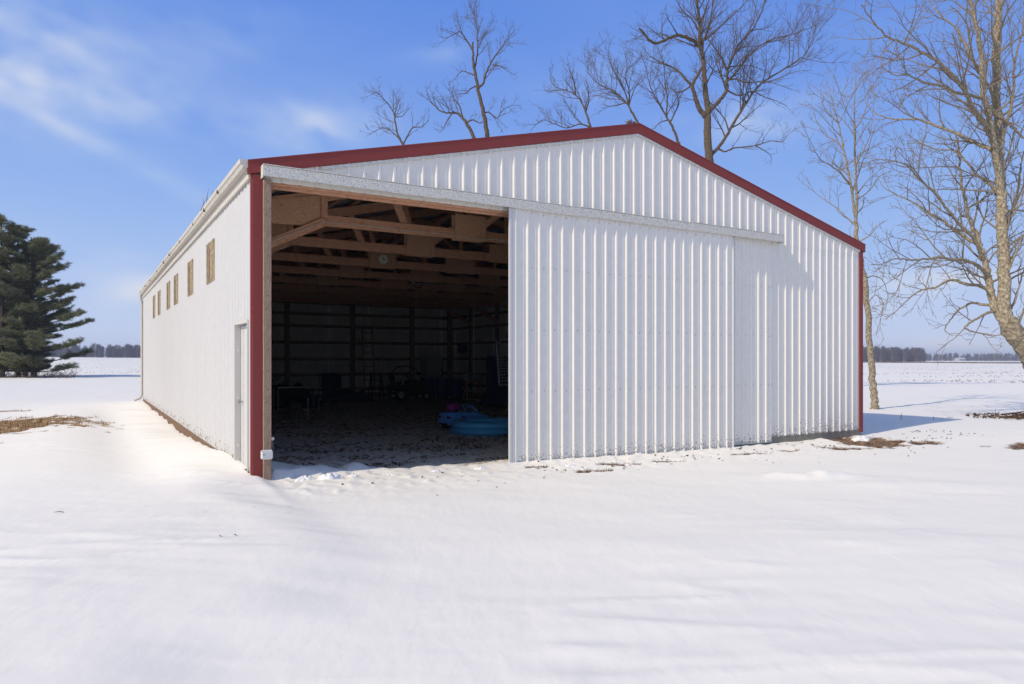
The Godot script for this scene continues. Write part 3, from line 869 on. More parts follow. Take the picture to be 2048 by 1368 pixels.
func truss() -> MeshInstance3D:
	var h := W * 0.5
	var lo := 3.93
	var cut := 0.62
	var t := put("truss", board(Vector3(0.5, lo + 0.095, 0), Vector3(W - 0.5, lo + 0.095, 0), 0.19, 0.045), M.wood, barn)
	for sd in [0, 1]:
		var f := func(x: float) -> float: return x if sd == 0 else W - x
		put("top_chord", board(Vector3(f.call(0.02), EAVE - 0.19, 0), Vector3(f.call(h), roof_y(h) - 0.19, 0), 0.19, 0.045), M.wood, t)
		var gz := [Vector2(f.call(0.02), lo - 0.05), Vector2(f.call(1.57), lo - 0.02), Vector2(f.call(1.57), lo + 0.52), Vector2(f.call(0.02), lo + 0.22)]
		var mb := MB.new()
		mb.uo = Vector2(rnd(0, 3), rnd(0, 3))
		mb.prism(gz, 0.024, 0.038); mb.prism(gz, -0.038, -0.024)
		put("gusset", mb.mesh(), M.ply, t)
		put("splice_plate", one(Vector3(0.11, 0.46, 0.03), Vector3(f.call(1.62), lo + 0.36, 0.055)), M.wood, t)
		put("knee_brace", board(Vector3(f.call(0.08), 3.22, 0.06), Vector3(f.call(1.62), lo + 0.06, 0.06), 0.15, 0.045), M.wood, t)
		put("web", board(Vector3(f.call(2.86), roof_y(2.86) - 0.2, -0.045), Vector3(f.call(3.2), lo + 0.05, -0.045), 0.14, 0.04), M.wood, t)
		put("web", board(Vector3(f.call(4.1), roof_y(4.1) - 0.2, -0.045), Vector3(f.call(4.4), lo + 0.1, -0.045), 0.12, 0.04), M.wood, t)
		put("web", board(Vector3(f.call(4.5), lo + 0.1, 0.045), Vector3(f.call(h - 0.1), roof_y(h) - 0.25, 0.045), 0.12, 0.04), M.wood, t)
		var g2 := MB.new()
		g2.uo = Vector2(rnd(0, 3), rnd(0, 3))
		var q := [Vector2(f.call(4.12), lo - 0.02), Vector2(f.call(4.78), lo - 0.02), Vector2(f.call(4.78), lo + 0.46), Vector2(f.call(4.12), lo + 0.46)]
		g2.prism(q, 0.07, 0.084); g2.prism(q, -0.084, -0.07)
		put("gusset", g2.mesh(), M.ply, t)
	var g3 := MB.new()
	var q3 := [Vector2(h - 0.42, lo - 0.02), Vector2(h + 0.42, lo - 0.02), Vector2(h + 0.42, lo + 0.4), Vector2(h - 0.42, lo + 0.4)]
	g3.prism(q3, 0.024, 0.038); g3.prism(q3, -0.038, -0.024)
	put("gusset", g3.mesh(), M.ply, t)
	put("web", board(Vector3(h, lo + 0.2, 0.05), Vector3(h, roof_y(h) - 0.2, 0.05), 0.1, 0.04), M.wood, t)
	return t

# ---------------------------------------------------------------- things in the barn
func build_inside() -> void:
	var fm := MB.new()
	var rows := []
	for j in 60:
		var row := []
		for i in 50:
			var x := 0.02 + (W - 0.04) * i / 49.0
			var z := -0.03 - (L - 0.06) * j / 59.0
			row.append(ib(x, -0.02 - 0.011 * x + n_patch.get_noise_2d(x, z) * 0.012, z))
		rows.append(row)
	fm.grid(rows)
	tag(put("floor", fm.mesh(), M.dirt), "bare earth and gravel floor inside the barn", "floor", "", "structure")
	var fy := -0.09
	# leaves and chaff blown over the floor
	var lf := leaf_mesh()
	var xs := []
	var cs := []
	var pn := noise(77, 0.6, 3)
	for i in 9000:
		var x := rnd(0.4, 12.0)
		var z := -0.5 - pow(rng.randf(), 1.6) * 14.0
		if pn.get_noise_2d(x * 0.8, z * 1.9) + 0.35 * exp(-pow((z + 2.6) / 0.8, 2.0)) + rnd(-0.14, 0.14) < 0.13: continue
		var s := rnd(0.4, 1.1)
		xs.append(Transform3D(Basis.from_euler(Vector3(rnd(-0.4, 0.4), rnd(0, TAU), rnd(-0.4, 0.4))).scaled(Vector3.ONE * s), ib(x, -0.005 - 0.011 * x, z)))
		cs.append(Color(0.17, 0.10, 0.06) * rnd(0.4, 1.5))
	tag(many("leaf_litter", lf, M.leaf, xs, null, cs), "brown leaves and chaff strewn over the barn floor", "leaf litter", "", "stuff")
	toy_car(Vector3(-1.20, fy - 0.0, -17.85), deg_to_rad(-40.0))
	pool(Vector3(-0.58, fy, -16.6))
	clock(ib(4.45, 4.12, -L / 9.0 * 3 + 0.1), TURN)
	var black := mat(lin(0.02, 0.02, 0.022), 0.6)
	var iron := mat(Color(0.35, 0.35, 0.36), 0.5, 0.6)
	var blue := mat(lin(0.02, 0.07, 0.22), 0.5)
	var navy := mat(lin(0.015, 0.03, 0.09), 0.6)
	var pale := mat(Color(0.72, 0.72, 0.69), 0.6)
	var alu := mat(Color(0.7, 0.7, 0.7), 0.45, 0.5)
	# cable on the first truss
	var cab := MB.new()
	var z1 := -L / 9.0 + 0.10
	var pts := PackedVector3Array()
	var ra := PackedFloat32Array()
	for p in [[0.12, 3.33], [0.5, 3.46], [0.95, 3.68], [1.6, 3.985], [2.3, 3.99], [3.0, 3.97], [3.6, 3.98], [4.5, 3.96], [5.1, 3.97], [5.8, 3.95], [6.5, 3.97], [8.0, 3.95], [9.5, 3.97]]:
		pts.append(Vector3(p[0], p[1], z1)); ra.append(0.006)
	cab.tube(pts, ra, 6)
	var wr := thing("electric_cable", "white electric cable with knobs run along the first roof truss", "cable", CORNER, TURN)
	put("wire", cab.mesh(), pale, wr)
	for p in [[1.6, 3.99], [2.3, 4.0], [3.0, 3.98], [3.6, 3.99], [4.5, 3.97], [5.1, 3.98], [5.8, 3.96], [6.5, 3.98]]:
		var kb := MB.new()
		kb.cyl(Vector3(p[0], p[1], z1 - 0.05), Vector3(p[0], p[1], z1 + 0.012), 0.018, 0.014, 8)
		put("insulator", kb.mesh(), pale, wr)
	# pipe hung below the fourth truss
	var z4 := -L / 9.0 * 4 + 0.12
	var rod := thing("hanging_pipe", "thin pale pipe hung level below the roof trusses", "pipe", CORNER, TURN)
	var rm := MB.new()
	rm.cyl(Vector3(6.2, 3.84, z4), Vector3(8.95, 3.84, z4), 0.013, 0.013, 8)
	put("pipe", rm.mesh(), alu, rod)
	for x in [6.25, 8.9]:
		var hk := MB.new()
		hk.tube(PackedVector3Array([Vector3(x, 4.06, z4 - 0.06), Vector3(x, 3.98, z4), Vector3(x, 3.83, z4 + 0.015), Vector3(x, 3.815, z4 - 0.01)]), PackedFloat32Array([0.006, 0.006, 0.006, 0.006]), 5)
		hk.cyl(Vector3(x, 3.84, z4 - 0.025), Vector3(x, 3.84, z4 + 0.025), 0.03, 0.03, 10)
		put("hook", hk.mesh(), pale, rod)
	# coil of wire on the fifth truss with a chain below it
	var coil := thing("wire_coil", "coil of wire hung on a roof truss", "wire coil", ib(7.43, 4.13, -L / 9.0 * 5 + 0.13), TURN)
	var cm := MB.new()
	var cp := PackedVector3Array()
	var cr := PackedFloat32Array()
	for i in 70:
		var a := i / 69.0 * TAU * 3.0
		cp.append(Vector3(cos(a) * (0.16 + 0.012 * sin(a * 0.37)), sin(a) * (0.15 + 0.012 * cos(a * 0.6)), 0.008 * sin(a * 1.3)))
		cr.append(0.007)
	cm.tube(cp, cr, 5)
	put("loops", cm.mesh(), iron, coil)
	var ch := thing("hanging_chain", "slack chain hanging from the roof trusses", "chain", ib(7.4, 2.6, -L / 9.0 * 5 + 0.1), TURN)
	for i in 22:
		var lk := MB.new()
		var lp := PackedVector3Array()
		var lr := PackedFloat32Array()
		for q in 9:
			var a := q / 8.0 * TAU
			var o := Vector3(cos(a) * 0.017, sin(a) * 0.036, 0)
			lp.append((o if i % 2 == 0 else Vector3(0, o.y, o.x)) + Vector3(0.03 * sin(i * 0.4), 1.36 - i * 0.062, 0))
			lr.append(0.006)
		lk.tube(lp, lr, 5)
		put("link", lk.mesh(), alu, ch)
	# work table and rods at the left
	var tb := thing("work_table", "low dark work table with a pale front edge at the left", "table", ib(3.4, fy, -11.4), TURN)
	put("table_top", one(Vector3(1.35, 0.03, 0.7), Vector3(0, 0.9, 0), 0.004), black, tb)
	put("edge_strip", one(Vector3(1.2, 0.022, 0.015), Vector3(0, 0.905, 0.36)), pale, tb)
	for sx in [-0.6, 0.6]:
		for sz in [-0.3, 0.3]:
			put("leg", board(Vector3(sx, 0, sz), Vector3(sx * 0.97, 0.885, sz * 0.95), 0.04, 0.04), iron, tb)
	put("shelf", one(Vector3(1.15, 0.02, 0.55), Vector3(0, 0.3, 0)), black, tb)
	var vs := MB.new()
	vs.box(Vector3(-0.05, 0.34, 0.1), Vector3(0.3, 0.18, 0.2), Basis.IDENTITY, 0.02); vs.cyl(Vector3(0.0, 0.36, 0.2), Vector3(0.0, 0.36, 0.32), 0.05, 0.05, 12)
	tag(put("vise", vs.mesh(), iron, null, Transform3D(Basis(Vector3.UP, TURN), tb.position + Vector3(0, 0.0, 0))), "grey iron vise on the shelf under the work table", "vise")
	var sk := MB.new()
	sk.cyl(Vector3(0, 0, 0), Vector3(0.01, 0.58, 0.02), 0.012, 0.012, 8)
	sk.cyl(Vector3(0.01, 0.57, 0.02), Vector3(0.01, 0.61, 0.02), 0.022, 0.022, 8)
	sk.box(Vector3(-0.05, 0.3, 0), Vector3(0.12, 0.02, 0.02))
	sk.cyl(Vector3(0, 0.0, 0), Vector3(0, 0.02, 0), 0.06, 0.05, 10)
	tag(put("stake", sk.mesh(), pale, null, Transform3D(Basis.IDENTITY, ib(3.45, fy, -10.3))), "thin pale upright stake in front of the work table", "stake")
	# tarped heap with a pale ring on it
	tarp_heap("tarp_heap", "dark tarpaulin thrown over a heap behind the work table", ib(3.9, fy, -16.6), 1.7, 1.1, 0.85, black, 3)
	tarp_heap("tarp_heap", "low dark tarpaulin heap between the blue barrel and the cart", ib(7.2, fy, -18.7), 1.2, 0.7, 0.5, mat(lin(0.02, 0.024, 0.03), 0.6), 8)
	var ring := MB.new()
	ring.lathe(Vector3.ZERO, [Vector2(0.30, 0.0), Vector2(0.45, -0.05), Vector2(0.55, 0.02), Vector2(0.50, 0.12), Vector2(0.38, 0.13), Vector2(0.30, 0.06), Vector2(0.30, 0.0)], 28, Basis(Vector3(0, 0, 1), 0.12))
	tag(put("inflatable_ring", ring.mesh(), mat(Color(0.6, 0.61, 0.58), 0.6), null, Transform3D(Basis.IDENTITY, ib(3.6, fy + 0.97, -16.6))), "pale flattened ring lying on top of the dark heap", "ring")
	barrel("barrel", "dark navy barrel beside the left back post", ib(6.9, fy, -19.6), 0.38, 1.15, navy)
	# ladder against the back wall
	var ld := thing("ladder", "metal ladder leaning on the back wall beside a post", "ladder", ib(9.0, fy, -L + 0.62), TURN)
	for sx in [-0.23, 0.23]:
		put("rail", board(Vector3(sx, 0, 0), Vector3(sx, 3.15, -0.42), 0.03, 0.07, Vector3(0, 0, 1)), M.wood, ld)
	for i in 10:
		var t := (i + 0.7) / 10.5
		var rgm := MB.new()
		rgm.cyl(Vector3(-0.23, 3.15 * t, -0.42 * t), Vector3(0.23, 3.15 * t, -0.42 * t), 0.016, 0.016, 8)
		put("rung", rgm.mesh(), M.wood, ld)
	var sl := thing("step_ladder", "short step ladder standing at the foot of the tall ladder", "step ladder", ib(9.05, fy, -L + 1.25), TURN)
	for sx in [-0.27, 0.27]:
		put("rail", board(Vector3(sx, 0, 0.2), Vector3(sx * 0.8, 1.15, -0.05), 0.03, 0.06), black, sl)
		put("leg", board(Vector3(sx, 0, -0.35), Vector3(sx * 0.8, 1.15, -0.09), 0.03, 0.04), black, sl)
	for i in 4:
		put("step", one(Vector3(0.5, 0.02, 0.09), Vector3(0, 0.25 + i * 0.27, 0.15 - i * 0.06)), black, sl)
	# garden cart with a pale wheel
	var ct := thing("garden_tractor", "dark garden tractor with a pale hubbed wheel near the back wall", "garden tractor", ib(9.95, fy, -18.4), TURN)
	var hood := MB.new()
	hood.prism([Vector2(-0.2, 0.35), Vector2(0.75, 0.35), Vector2(0.78, 0.7), Vector2(0.6, 0.82), Vector2(-0.05, 0.86), Vector2(-0.2, 0.8)], -0.26, 0.26)
	put("hood", hood.mesh(), black, ct)
	var seat := MB.new()
	seat.box(Vector3(-0.65, 0.72, 0), Vector3(0.42, 0.1, 0.42), Basis.IDENTITY, 0.03); seat.box(Vector3(-0.85, 0.95, 0), Vector3(0.1, 0.42, 0.4), Basis(Vector3(0, 0, 1), 0.15), 0.03)
	put("seat", seat.mesh(), black, ct)
	var fend := MB.new()
	fend.box(Vector3(-0.6, 0.55, 0), Vector3(0.75, 0.22, 0.8), Basis.IDENTITY, 0.05); fend.box(Vector3(-0.05, 0.28, 0), Vector3(1.5, 0.1, 0.5), Basis.IDENTITY, 0.02)
	put("fender", fend.mesh(), black, ct)
	var st := MB.new()
	st.lathe(Vector3(-0.2, 1.08, 0), [Vector2(0.15, 0.0), Vector2(0.165, 0.012), Vector2(0.18, 0.0), Vector2(0.165, -0.012), Vector2(0.15, 0.0)], 20, Basis(Vector3(0, 0, 1), 0.5)); st.cyl(Vector3(-0.2, 1.08, 0), Vector3(-0.08, 0.85, 0), 0.02, 0.02, 8)
	put("steering_wheel", st.mesh(), black, ct)
	var hoop := MB.new()
	hoop.tube(PackedVector3Array([Vector3(-0.9, 0.6, 0.3), Vector3(-0.95, 1.2, 0.28), Vector3(-0.7, 1.42, 0.25), Vector3(-0.2, 1.45, 0.2), Vector3(0.2, 1.25, 0.2), Vector3(0.4, 0.85, 0.2)]), PackedFloat32Array([0.02, 0.02, 0.02, 0.02, 0.02, 0.02]), 7)
	put("roll_bar", hoop.mesh(), black, ct)
	for w in [[-0.62, 0.25, 0.42], [-0.62, 0.25, -0.42], [0.55, 0.17, 0.34], [0.55, 0.17, -0.34]]:
		wheel(ct, Vector3(w[0], w[1], w[2]), w[1], 0.16, black, pale)
	# white cabinet, drums, stand
	var fz := thing("freezer", "pale upright cabinet standing behind the blue drums", "freezer", ib(11.75, fy, -20.2), TURN)
	put("body", one(Vector3(0.82, 1.9, 0.65), Vector3(0, 0.95, 0), 0.012), pale, fz)
	put("door", one(Vector3(0.8, 1.78, 0.05), Vector3(0, 1.0, 0.355), 0.012), pale, fz)
	put("handle", one(Vector3(0.03, 0.4, 0.04), Vector3(0.33, 1.1, 0.40), 0.006), iron, fz)
	for i in 3:
		barrel("plastic_drum", ["blue plastic drum leftmost of the row before the pale cabinet", "blue plastic drum in the middle of the row before the pale cabinet", "blue plastic drum rightmost of the row beside the sawhorse"][i], ib(11.0 + i * 0.62, fy, -18.9 + 0.12 * i), 0.29, 0.9, blue, "plastic drums")
	var shs := thing("sawhorse", "wooden sawhorse standing right of the blue drums", "sawhorse", ib(12.2, fy, -17.0), TURN)
	put("top_rail", one(Vector3(0.8, 0.09, 0.09), Vector3(0, 0.78, 0), 0.004), M.wood, shs)
	for sx in [-0.32, 0.32]:
		for sz in [-0.2, 0.2]:
			put("leg", board(Vector3(sx * 1.15, 0, sz), Vector3(sx, 0.76, sz * 0.2), 0.09, 0.035), M.wood, shs)
	put("stretcher", one(Vector3(0.6, 0.07, 0.025), Vector3(0, 0.4, 0.11)), M.wood, shs)
	var cr8 := thing("crate", "pale open framed crate sitting on the sawhorse", "crate", ib(12.2, fy + 0.825, -17.0), TURN)
	for sx in [-0.3, 0.3]:
		for sz in [-0.13, 0.13]:
			put("upright", one(Vector3(0.04, 0.3, 0.04), Vector3(sx, 0.15, sz)), pale, cr8)
	for y in [0.03, 0.15, 0.27]:
		for sz in [-0.155, 0.155]:
			put("slat", one(Vector3(0.64, 0.05, 0.012), Vector3(0, y, sz)), pale, cr8)
	var bh := thing("basketball_hoop", "small toy basketball stand with a dark blue backboard", "basketball hoop", ib(12.55, fy, -18.6), TURN)
	var bbm := MB.new()
	bbm.prism([Vector2(-0.2, 2.0), Vector2(0.2, 2.0), Vector2(0.24, 2.12), Vector2(0.22, 2.38), Vector2(-0.22, 2.38), Vector2(-0.24, 2.12)], -0.015, 0.015)
	put("backboard", bbm.mesh(), navy, bh)
	var pole := MB.new()
	pole.cyl(Vector3(0, 0.1, -0.05), Vector3(0, 2.2, -0.04), 0.02, 0.02, 10)
	put("pole", pole.mesh(), alu, bh)
	var hp := MB.new()
	hp.lathe(Vector3(0, 2.06, 0.18), [Vector2(0.13, 0.0), Vector2(0.14, 0.01), Vector2(0.15, 0.0), Vector2(0.14, -0.01), Vector2(0.13, 0.0)], 20)
	put("rim", hp.mesh(), mat(lin(0.3, 0.05, 0.02), 0.6), bh)
	put("base", one(Vector3(0.5, 0.14, 0.45), Vector3(0, 0.07, -0.02), 0.03), black, bh)
	var lk2 := thing("locker", "tall dark blue cabinet against the right wall", "cabinet", ib(12.75, fy, -15.9), TURN)
	put("body", one(Vector3(0.7, 1.85, 0.6), Vector3(0, 0.93, 0), 0.015), blue, lk2)
	for sx in [-0.172, 0.172]:
		var d := put("door", one(Vector3(0.335, 1.74, 0.02), Vector3(sx, 0.95, 0.312), 0.005), blue, lk2)
		put("handle", one(Vector3(0.015, 0.14, 0.025), Vector3(sx * 0.25, 1.0, 0.33)), iron, d)
	tarp_heap("tarp_heap", "dark blue tarpaulin heap at the right edge of the opening", ib(11.9, fy, -13.6), 1.0, 0.9, 0.95, navy, 21)
	tarp_heap("tarp_heap", "rumpled dark heap of cloth right of the sawhorse", ib(12.6, fy, -14.7), 0.6, 0.5, 0.75, mat(lin(0.03, 0.035, 0.05), 0.9), 33)
	# wire mesh panel leaning just inside the door leaf
	var wm := thing("mesh_gate", "pale framed wire mesh panel leaning behind the sliding door", "wire panel", px(1008, 770, 17.0), 0.3)
	for e in [[Vector3(-0.12, 0.0, 0), Vector3(-0.16, 0.95, -0.1)], [Vector3(-0.16, 0.95, -0.1), Vector3(0.05, 1.12, -0.12)], [Vector3(0.05, 1.12, -0.12), Vector3(0.8, 1.12, -0.12)], [Vector3(0.8, 1.12, -0.12), Vector3(0.8, 0.0, 0)], [Vector3(-0.12, 0.0, 0), Vector3(0.8, 0.0, 0)]]:
		var tm := MB.new()
		tm.cyl(e[0], e[1], 0.011, 0.011, 7)
		put("frame_bar", tm.mesh(), alu, wm)
	for i in 12:
		var t := (i + 1) / 13.0
		var tm := MB.new()
		tm.cyl(Vector3(-0.12 - 0.04 * t, 0.95 * t + 0.02, -0.1 * t), Vector3(0.8, 0.95 * t + 0.08, -0.11 * t), 0.004, 0.004, 4)
		put("wire", tm.mesh(), alu, wm)
	for i in 14:
		var x := -0.1 + i * 0.065
		var tm := MB.new()
		tm.cyl(Vector3(x, 0.0, 0), Vector3(x - 0.03, 1.08, -0.115), 0.004, 0.004, 4)
		put("wire", tm.mesh(), alu, wm)

func wheel(parent: Node, at: Vector3, r: float, w: float, tyre: Material, hub: Material) -> void:
	var b := Basis(Vector3(1, 0, 0), PI / 2)
	var t := MB.new()
	t.lathe(at, [Vector2(r * 0.55, -w * 0.5), Vector2(r * 0.9, -w * 0.5), Vector2(r, -w * 0.35), Vector2(r, w * 0.35), Vector2(r * 0.9, w * 0.5), Vector2(r * 0.55, w * 0.5)], 24, b)
	var o := put("wheel", t.mesh(), tyre, parent)
	var h := MB.new()
	h.lathe(at, [Vector2(0.001, -w * 0.3), Vector2(r * 0.35, -w * 0.42), Vector2(r * 0.58, -w * 0.46), Vector2(r * 0.58, w * 0.46), Vector2(r * 0.35, w * 0.42), Vector2(0.001, w * 0.3)], 20, b)
	put("hub", h.mesh(), hub, o)
func barrel(called: String, label: String, at: Vector3, r: float, h: float, m: Material, group := "") -> void:
	var o := thing(called, label, "barrel", at, 0.0, group)
	var b := MB.new()
	b.lathe(Vector3.ZERO, [Vector2(0.01, 0.0), Vector2(r * 0.93, 0.0), Vector2(r, 0.04), Vector2(r, h * 0.31), Vector2(r * 1.03, h * 0.33), Vector2(r, h * 0.36), Vector2(r, h * 0.64), Vector2(r * 1.03, h * 0.67), Vector2(r, h * 0.69), Vector2(r, h - 0.05), Vector2(r * 0.95, h)], 28)
	put("body", b.mesh(), m, o)
	var l := MB.new()
	l.lathe(Vector3.ZERO, [Vector2(r * 0.96, h + 0.004), Vector2(r * 0.9, h + 0.006), Vector2(r * 0.88, h - 0.02), Vector2(0.01, h - 0.02)], 28)
	put("lid", l.mesh(), m, o)
func tarp_heap(called: String, label: String, at: Vector3, rx: float, rz: float, h: float, m: Material, seed_: int) -> void:
	var n := noise(seed_, 1.6, 4)
	var mb := MB.new()
	var rows := []
	for j in 17:
		var row := []
		for i in 41:
			var a := TAU * (i % 40) / 40.0
			var t := j / 16.0
			var dirx := cos(a)
			var dirz := sin(a)
			var k := 1.0 + n.get_noise_3d(dirx * 0.6, t, dirz * 0.6) * 0.4
			var y := h * pow(1.0 - pow(t, 2.6), 0.8) * (0.85 + n.get_noise_3d(dirx * t * 1.2, 3.0, dirz * t * 1.2) * 0.7)
			row.append(Vector3(dirx * rx * t * k, maxf(0.0, y), dirz * rz * t * k))
		rows.append(row)
	mb.grid(rows)
	tag(put(called, mb.mesh(), m, null, Transform3D(Basis(Vector3.UP, TURN), at)), label, "tarpaulin")
func clock(at: Vector3, turn: float) -> void:
	var o := thing("wall_clock", "round pale wall clock on a truss gusset", "clock", at, turn)
	var b := Basis(Vector3(1, 0, 0), PI / 2)
	var f := MB.new()
	f.lathe(Vector3.ZERO, [Vector2(0.001, 0.012), Vector2(0.125, 0.012)], 36, b)
	var cream := mat(Color(0.92, 0.89, 0.78), 0.6)
	var dark := mat(lin(0.03, 0.03, 0.03), 0.6)
	put("face", f.mesh(), cream, o)
	var r := MB.new()
	r.lathe(Vector3.ZERO, [Vector2(0.125, -0.01), Vector2(0.138, -0.01), Vector2(0.142, 0.012), Vector2(0.136, 0.024), Vector2(0.126, 0.022), Vector2(0.124, 0.01)], 36, b)
	put("rim", r.mesh(), mat(Color(0.62, 0.56, 0.44), 0.5), o)
	for i in 12:
		var tm := TextMesh.new()
		tm.text = str(12 if i == 0 else i)
		tm.font_size = 16
		tm.pixel_size = 0.0021
		tm.depth = 0.002
		var a := i * TAU / 12.0
		put("numeral", tm, dark, o, Transform3D(Basis.IDENTITY, Vector3(sin(a) * 0.098, cos(a) * 0.098, 0.0145)))
	var hm := MB.new()
	hm.beam(Vector3(0, -0.02, 0.018), Vector3(-0.006, 0.085, 0.018), 0.011, 0.002)
	put("hand", hm.mesh(), dark, o)
	var hh := MB.new()
	hh.beam(Vector3(-0.015, 0, 0.0215), Vector3(0.055, -0.01, 0.0215), 0.015, 0.002)
	put("hand", hh.mesh(), dark, o)
func pool(at: Vector3) -> void:
	var o := thing("paddling_pool", "round blue inflatable paddling pool beside the toy car", "paddling pool", at)
	var cols := [lin(0.07, 0.38, 0.60), lin(0.08, 0.44, 0.68), lin(0.07, 0.38, 0.6)]
	for k in 2:
		var mb := MB.new()
		var prof := []
		for i in 17:
			var a := -PI * 0.5 + TAU * i / 16.0
			prof.append(Vector2(0.74 + cos(a) * 0.115 - k * 0.012, 0.085 + k * 0.135 + sin(a) * 0.088))
		# seams draw the tube in a little at regular spaces
		mb.lathe(Vector3.ZERO, prof, 64)
		for i in mb.v.size():
			var an := atan2(mb.v[i].z, mb.v[i].x)
			var s := 1.0 + 0.012 * sin(an * 9.0 + k) + 0.006 * sin(an * 22.0)
			mb.v[i] = Vector3(mb.v[i].x * s, mb.v[i].y, mb.v[i].z * s)
		put("ring", mb.mesh(), mat(cols[k], 0.28), o)
	var fl := MB.new()
	fl.lathe(Vector3.ZERO, [Vector2(0.66, 0.26), Vector2(0.64, 0.16), Vector2(0.55, 0.13), Vector2(0.01, 0.12)], 48)
	put("liner", fl.mesh(), mat(Color(0.55, 0.56, 0.54), 0.8), o)

# ride-on toy car: x forward, built in its own axes
func toy_car(at: Vector3, turn: float) -> void:
	var o := thing("toy_car", "light blue ride-on toy car with a pink bundle on its back", "toy car", at, -turn)
	var paint := mat(lin(0.12, 0.38, 0.80), 0.3)
	paint.clearcoat_enabled = true
	paint.clearcoat = 0.4
	var dark := mat(lin(0.015, 0.015, 0.018), 0.5)
	# side outline of the lower body, sections across
	var rows := []
	var xs := [-0.60, -0.585, -0.53, -0.42, -0.30, -0.18, -0.05, 0.08, 0.20, 0.32, 0.44, 0.54, 0.60, 0.62]
	for x in xs:
		var top := 0.42 - 0.02 * sm(-0.2, 0.15, x) - 0.10 * sm(0.15, 0.62, x) - 0.05 * sm(-0.55, -0.62, x)
		var half := 0.29 - 0.05 * pow(absf(x) / 0.62, 4.0)
		var low := 0.10 + 0.04 * sm(0.5, 0.62, absf(x))
		for wc in [-0.38, 0.38]:
			var q := 1.0 - pow((x - wc) / 0.165, 2.0)
			if q > 0.0: low = maxf(low, 0.10 + 0.155 * sqrt(q))
		var row := []
		for p in [[-0.8, 0.0], [-0.98, 0.05], [-1.0, 0.4], [-0.97, 0.75], [-0.86, 0.95], [-0.72, 1.0], [-0.45, 1.0], [0.45, 1.0], [0.72, 1.0], [0.86, 0.95], [0.97, 0.75], [1.0, 0.4], [0.98, 0.05], [0.8, 0.0]]:
			var y: float = low + (top - low) * p[1]
			if absf(p[0]) < 0.6 and x > -0.34 and x < 0.12: y = 0.20
			row.append(Vector3(x, y, p[0] * half))
		rows.append(row)
	var mb := MB.new()
	mb.grid(rows)
	var rear := []
	var front := []
	for p in rows[0]: rear.append(p)
	for p in rows[rows.size() - 1]: front.append(p)
	mb.face(rear, Vector3(-1, 0, 0)); mb.face(front, Vector3(1, 0, 0))
	put("body", mb.mesh(), paint, o)
	var bm := MB.new()
	bm.box(Vector3(-0.60, 0.15, 0), Vector3(0.06, 0.09, 0.50), Basis.IDENTITY, 0.02)
	put("bumper", bm.mesh(), paint, o)
	put("bumper", one(Vector3(0.07, 0.1, 0.48), Vector3(0.61, 0.16, 0), 0.02), paint, o)
	put("grille", one(Vector3(0.012, 0.035, 0.36), Vector3(-0.634, 0.135, 0)), dark, o)
	for s in [-1, 1]:
		put("tail_light", one(Vector3(0.05, 0.055, 0.13), Vector3(-0.592, 0.30, s * 0.19), 0.012), mat(lin(0.12, 0.02, 0.03), 0.25), o)
		put("headlight", one(Vector3(0.05, 0.05, 0.12), Vector3(0.60, 0.27, s * 0.18), 0.012), M.white, o)
		for wx in [-0.38, 0.38]:
			wheel(o, Vector3(wx, 0.125, s * 0.245), 0.125, 0.09, dark, mat(Color(0.6, 0.6, 0.62), 0.4))
		put("mirror", one(Vector3(0.04, 0.045, 0.06), Vector3(0.16, 0.46, s * 0.31), 0.01), paint, o)
		put("door_line", one(Vector3(0.30, 0.008, 0.006), Vector3(-0.08, 0.2, s * 0.29)), dark, o)
	# windscreen with its frame
	var fr := MB.new()
	fr.tube(PackedVector3Array([Vector3(0.22, 0.40, -0.24), Vector3(0.10, 0.565, -0.21), Vector3(0.09, 0.58, 0.0), Vector3(0.10, 0.565, 0.21), Vector3(0.22, 0.40, 0.24)]), PackedFloat32Array([0.016, 0.014, 0.014, 0.014, 0.016]), 8)
	var wf := put("windscreen_frame", fr.mesh(), paint, o)
	var gl := mat(Color(0.8, 0.85, 0.9, 0.22), 0.05)
	gl.transparency = BaseMaterial3D.TRANSPARENCY_ALPHA
	var gm := MB.new()
	gm.quad(Vector3(0.22, 0.40, -0.235), Vector3(0.22, 0.40, 0.235), Vector3(0.10, 0.565, 0.205), Vector3(0.10, 0.565, -0.205), Vector3(0.8, 0.6, 0))
	put("windscreen", gm.mesh(), gl, wf)
	var sw := MB.new()
	sw.lathe(Vector3(0.05, 0.43, 0.1), [Vector2(0.06, 0.0), Vector2(0.068, 0.008), Vector2(0.076, 0.0), Vector2(0.068, -0.008), Vector2(0.06, 0.0)], 18, Basis(Vector3(0, 0, 1), 1.1))
	sw.cyl(Vector3(0.05, 0.43, 0.1), Vector3(0.12, 0.39, 0.1), 0.02, 0.02, 8)
	put("steering_wheel", sw.mesh(), dark, o)
	var se := MB.new()
	se.box(Vector3(-0.17, 0.24, 0), Vector3(0.26, 0.06, 0.36), Basis.IDENTITY, 0.02); se.box(Vector3(-0.31, 0.36, 0), Vector3(0.06, 0.24, 0.36), Basis(Vector3(0, 0, 1), 0.2), 0.02)
	put("seat", se.mesh(), dark, o)
	var b := MB.new()
	b.beam(Vector3(-0.28, 0.33, 0.291), Vector3(-0.12, 0.24, 0.293), 0.03, 0.006)
	put("side_stripe", b.mesh(), dark, o)
	var n := noise(15, 2.5, 3)
	var rows2 := []
	for j in 13:
		var row := []
		for i in 25:
			var a := TAU * (i % 24) / 24.0
			var t := j / 12.0 * PI
			var p := Vector3(sin(t) * cos(a), cos(t), sin(t) * sin(a))
			var k := 1.0 + n.get_noise_3d(p.x, p.y, p.z) * 0.5
			row.append(Vector3(p.x * 0.16, p.y * 0.12, p.z * 0.15) * k)
		rows2.append(row)
	var pm := MB.new()
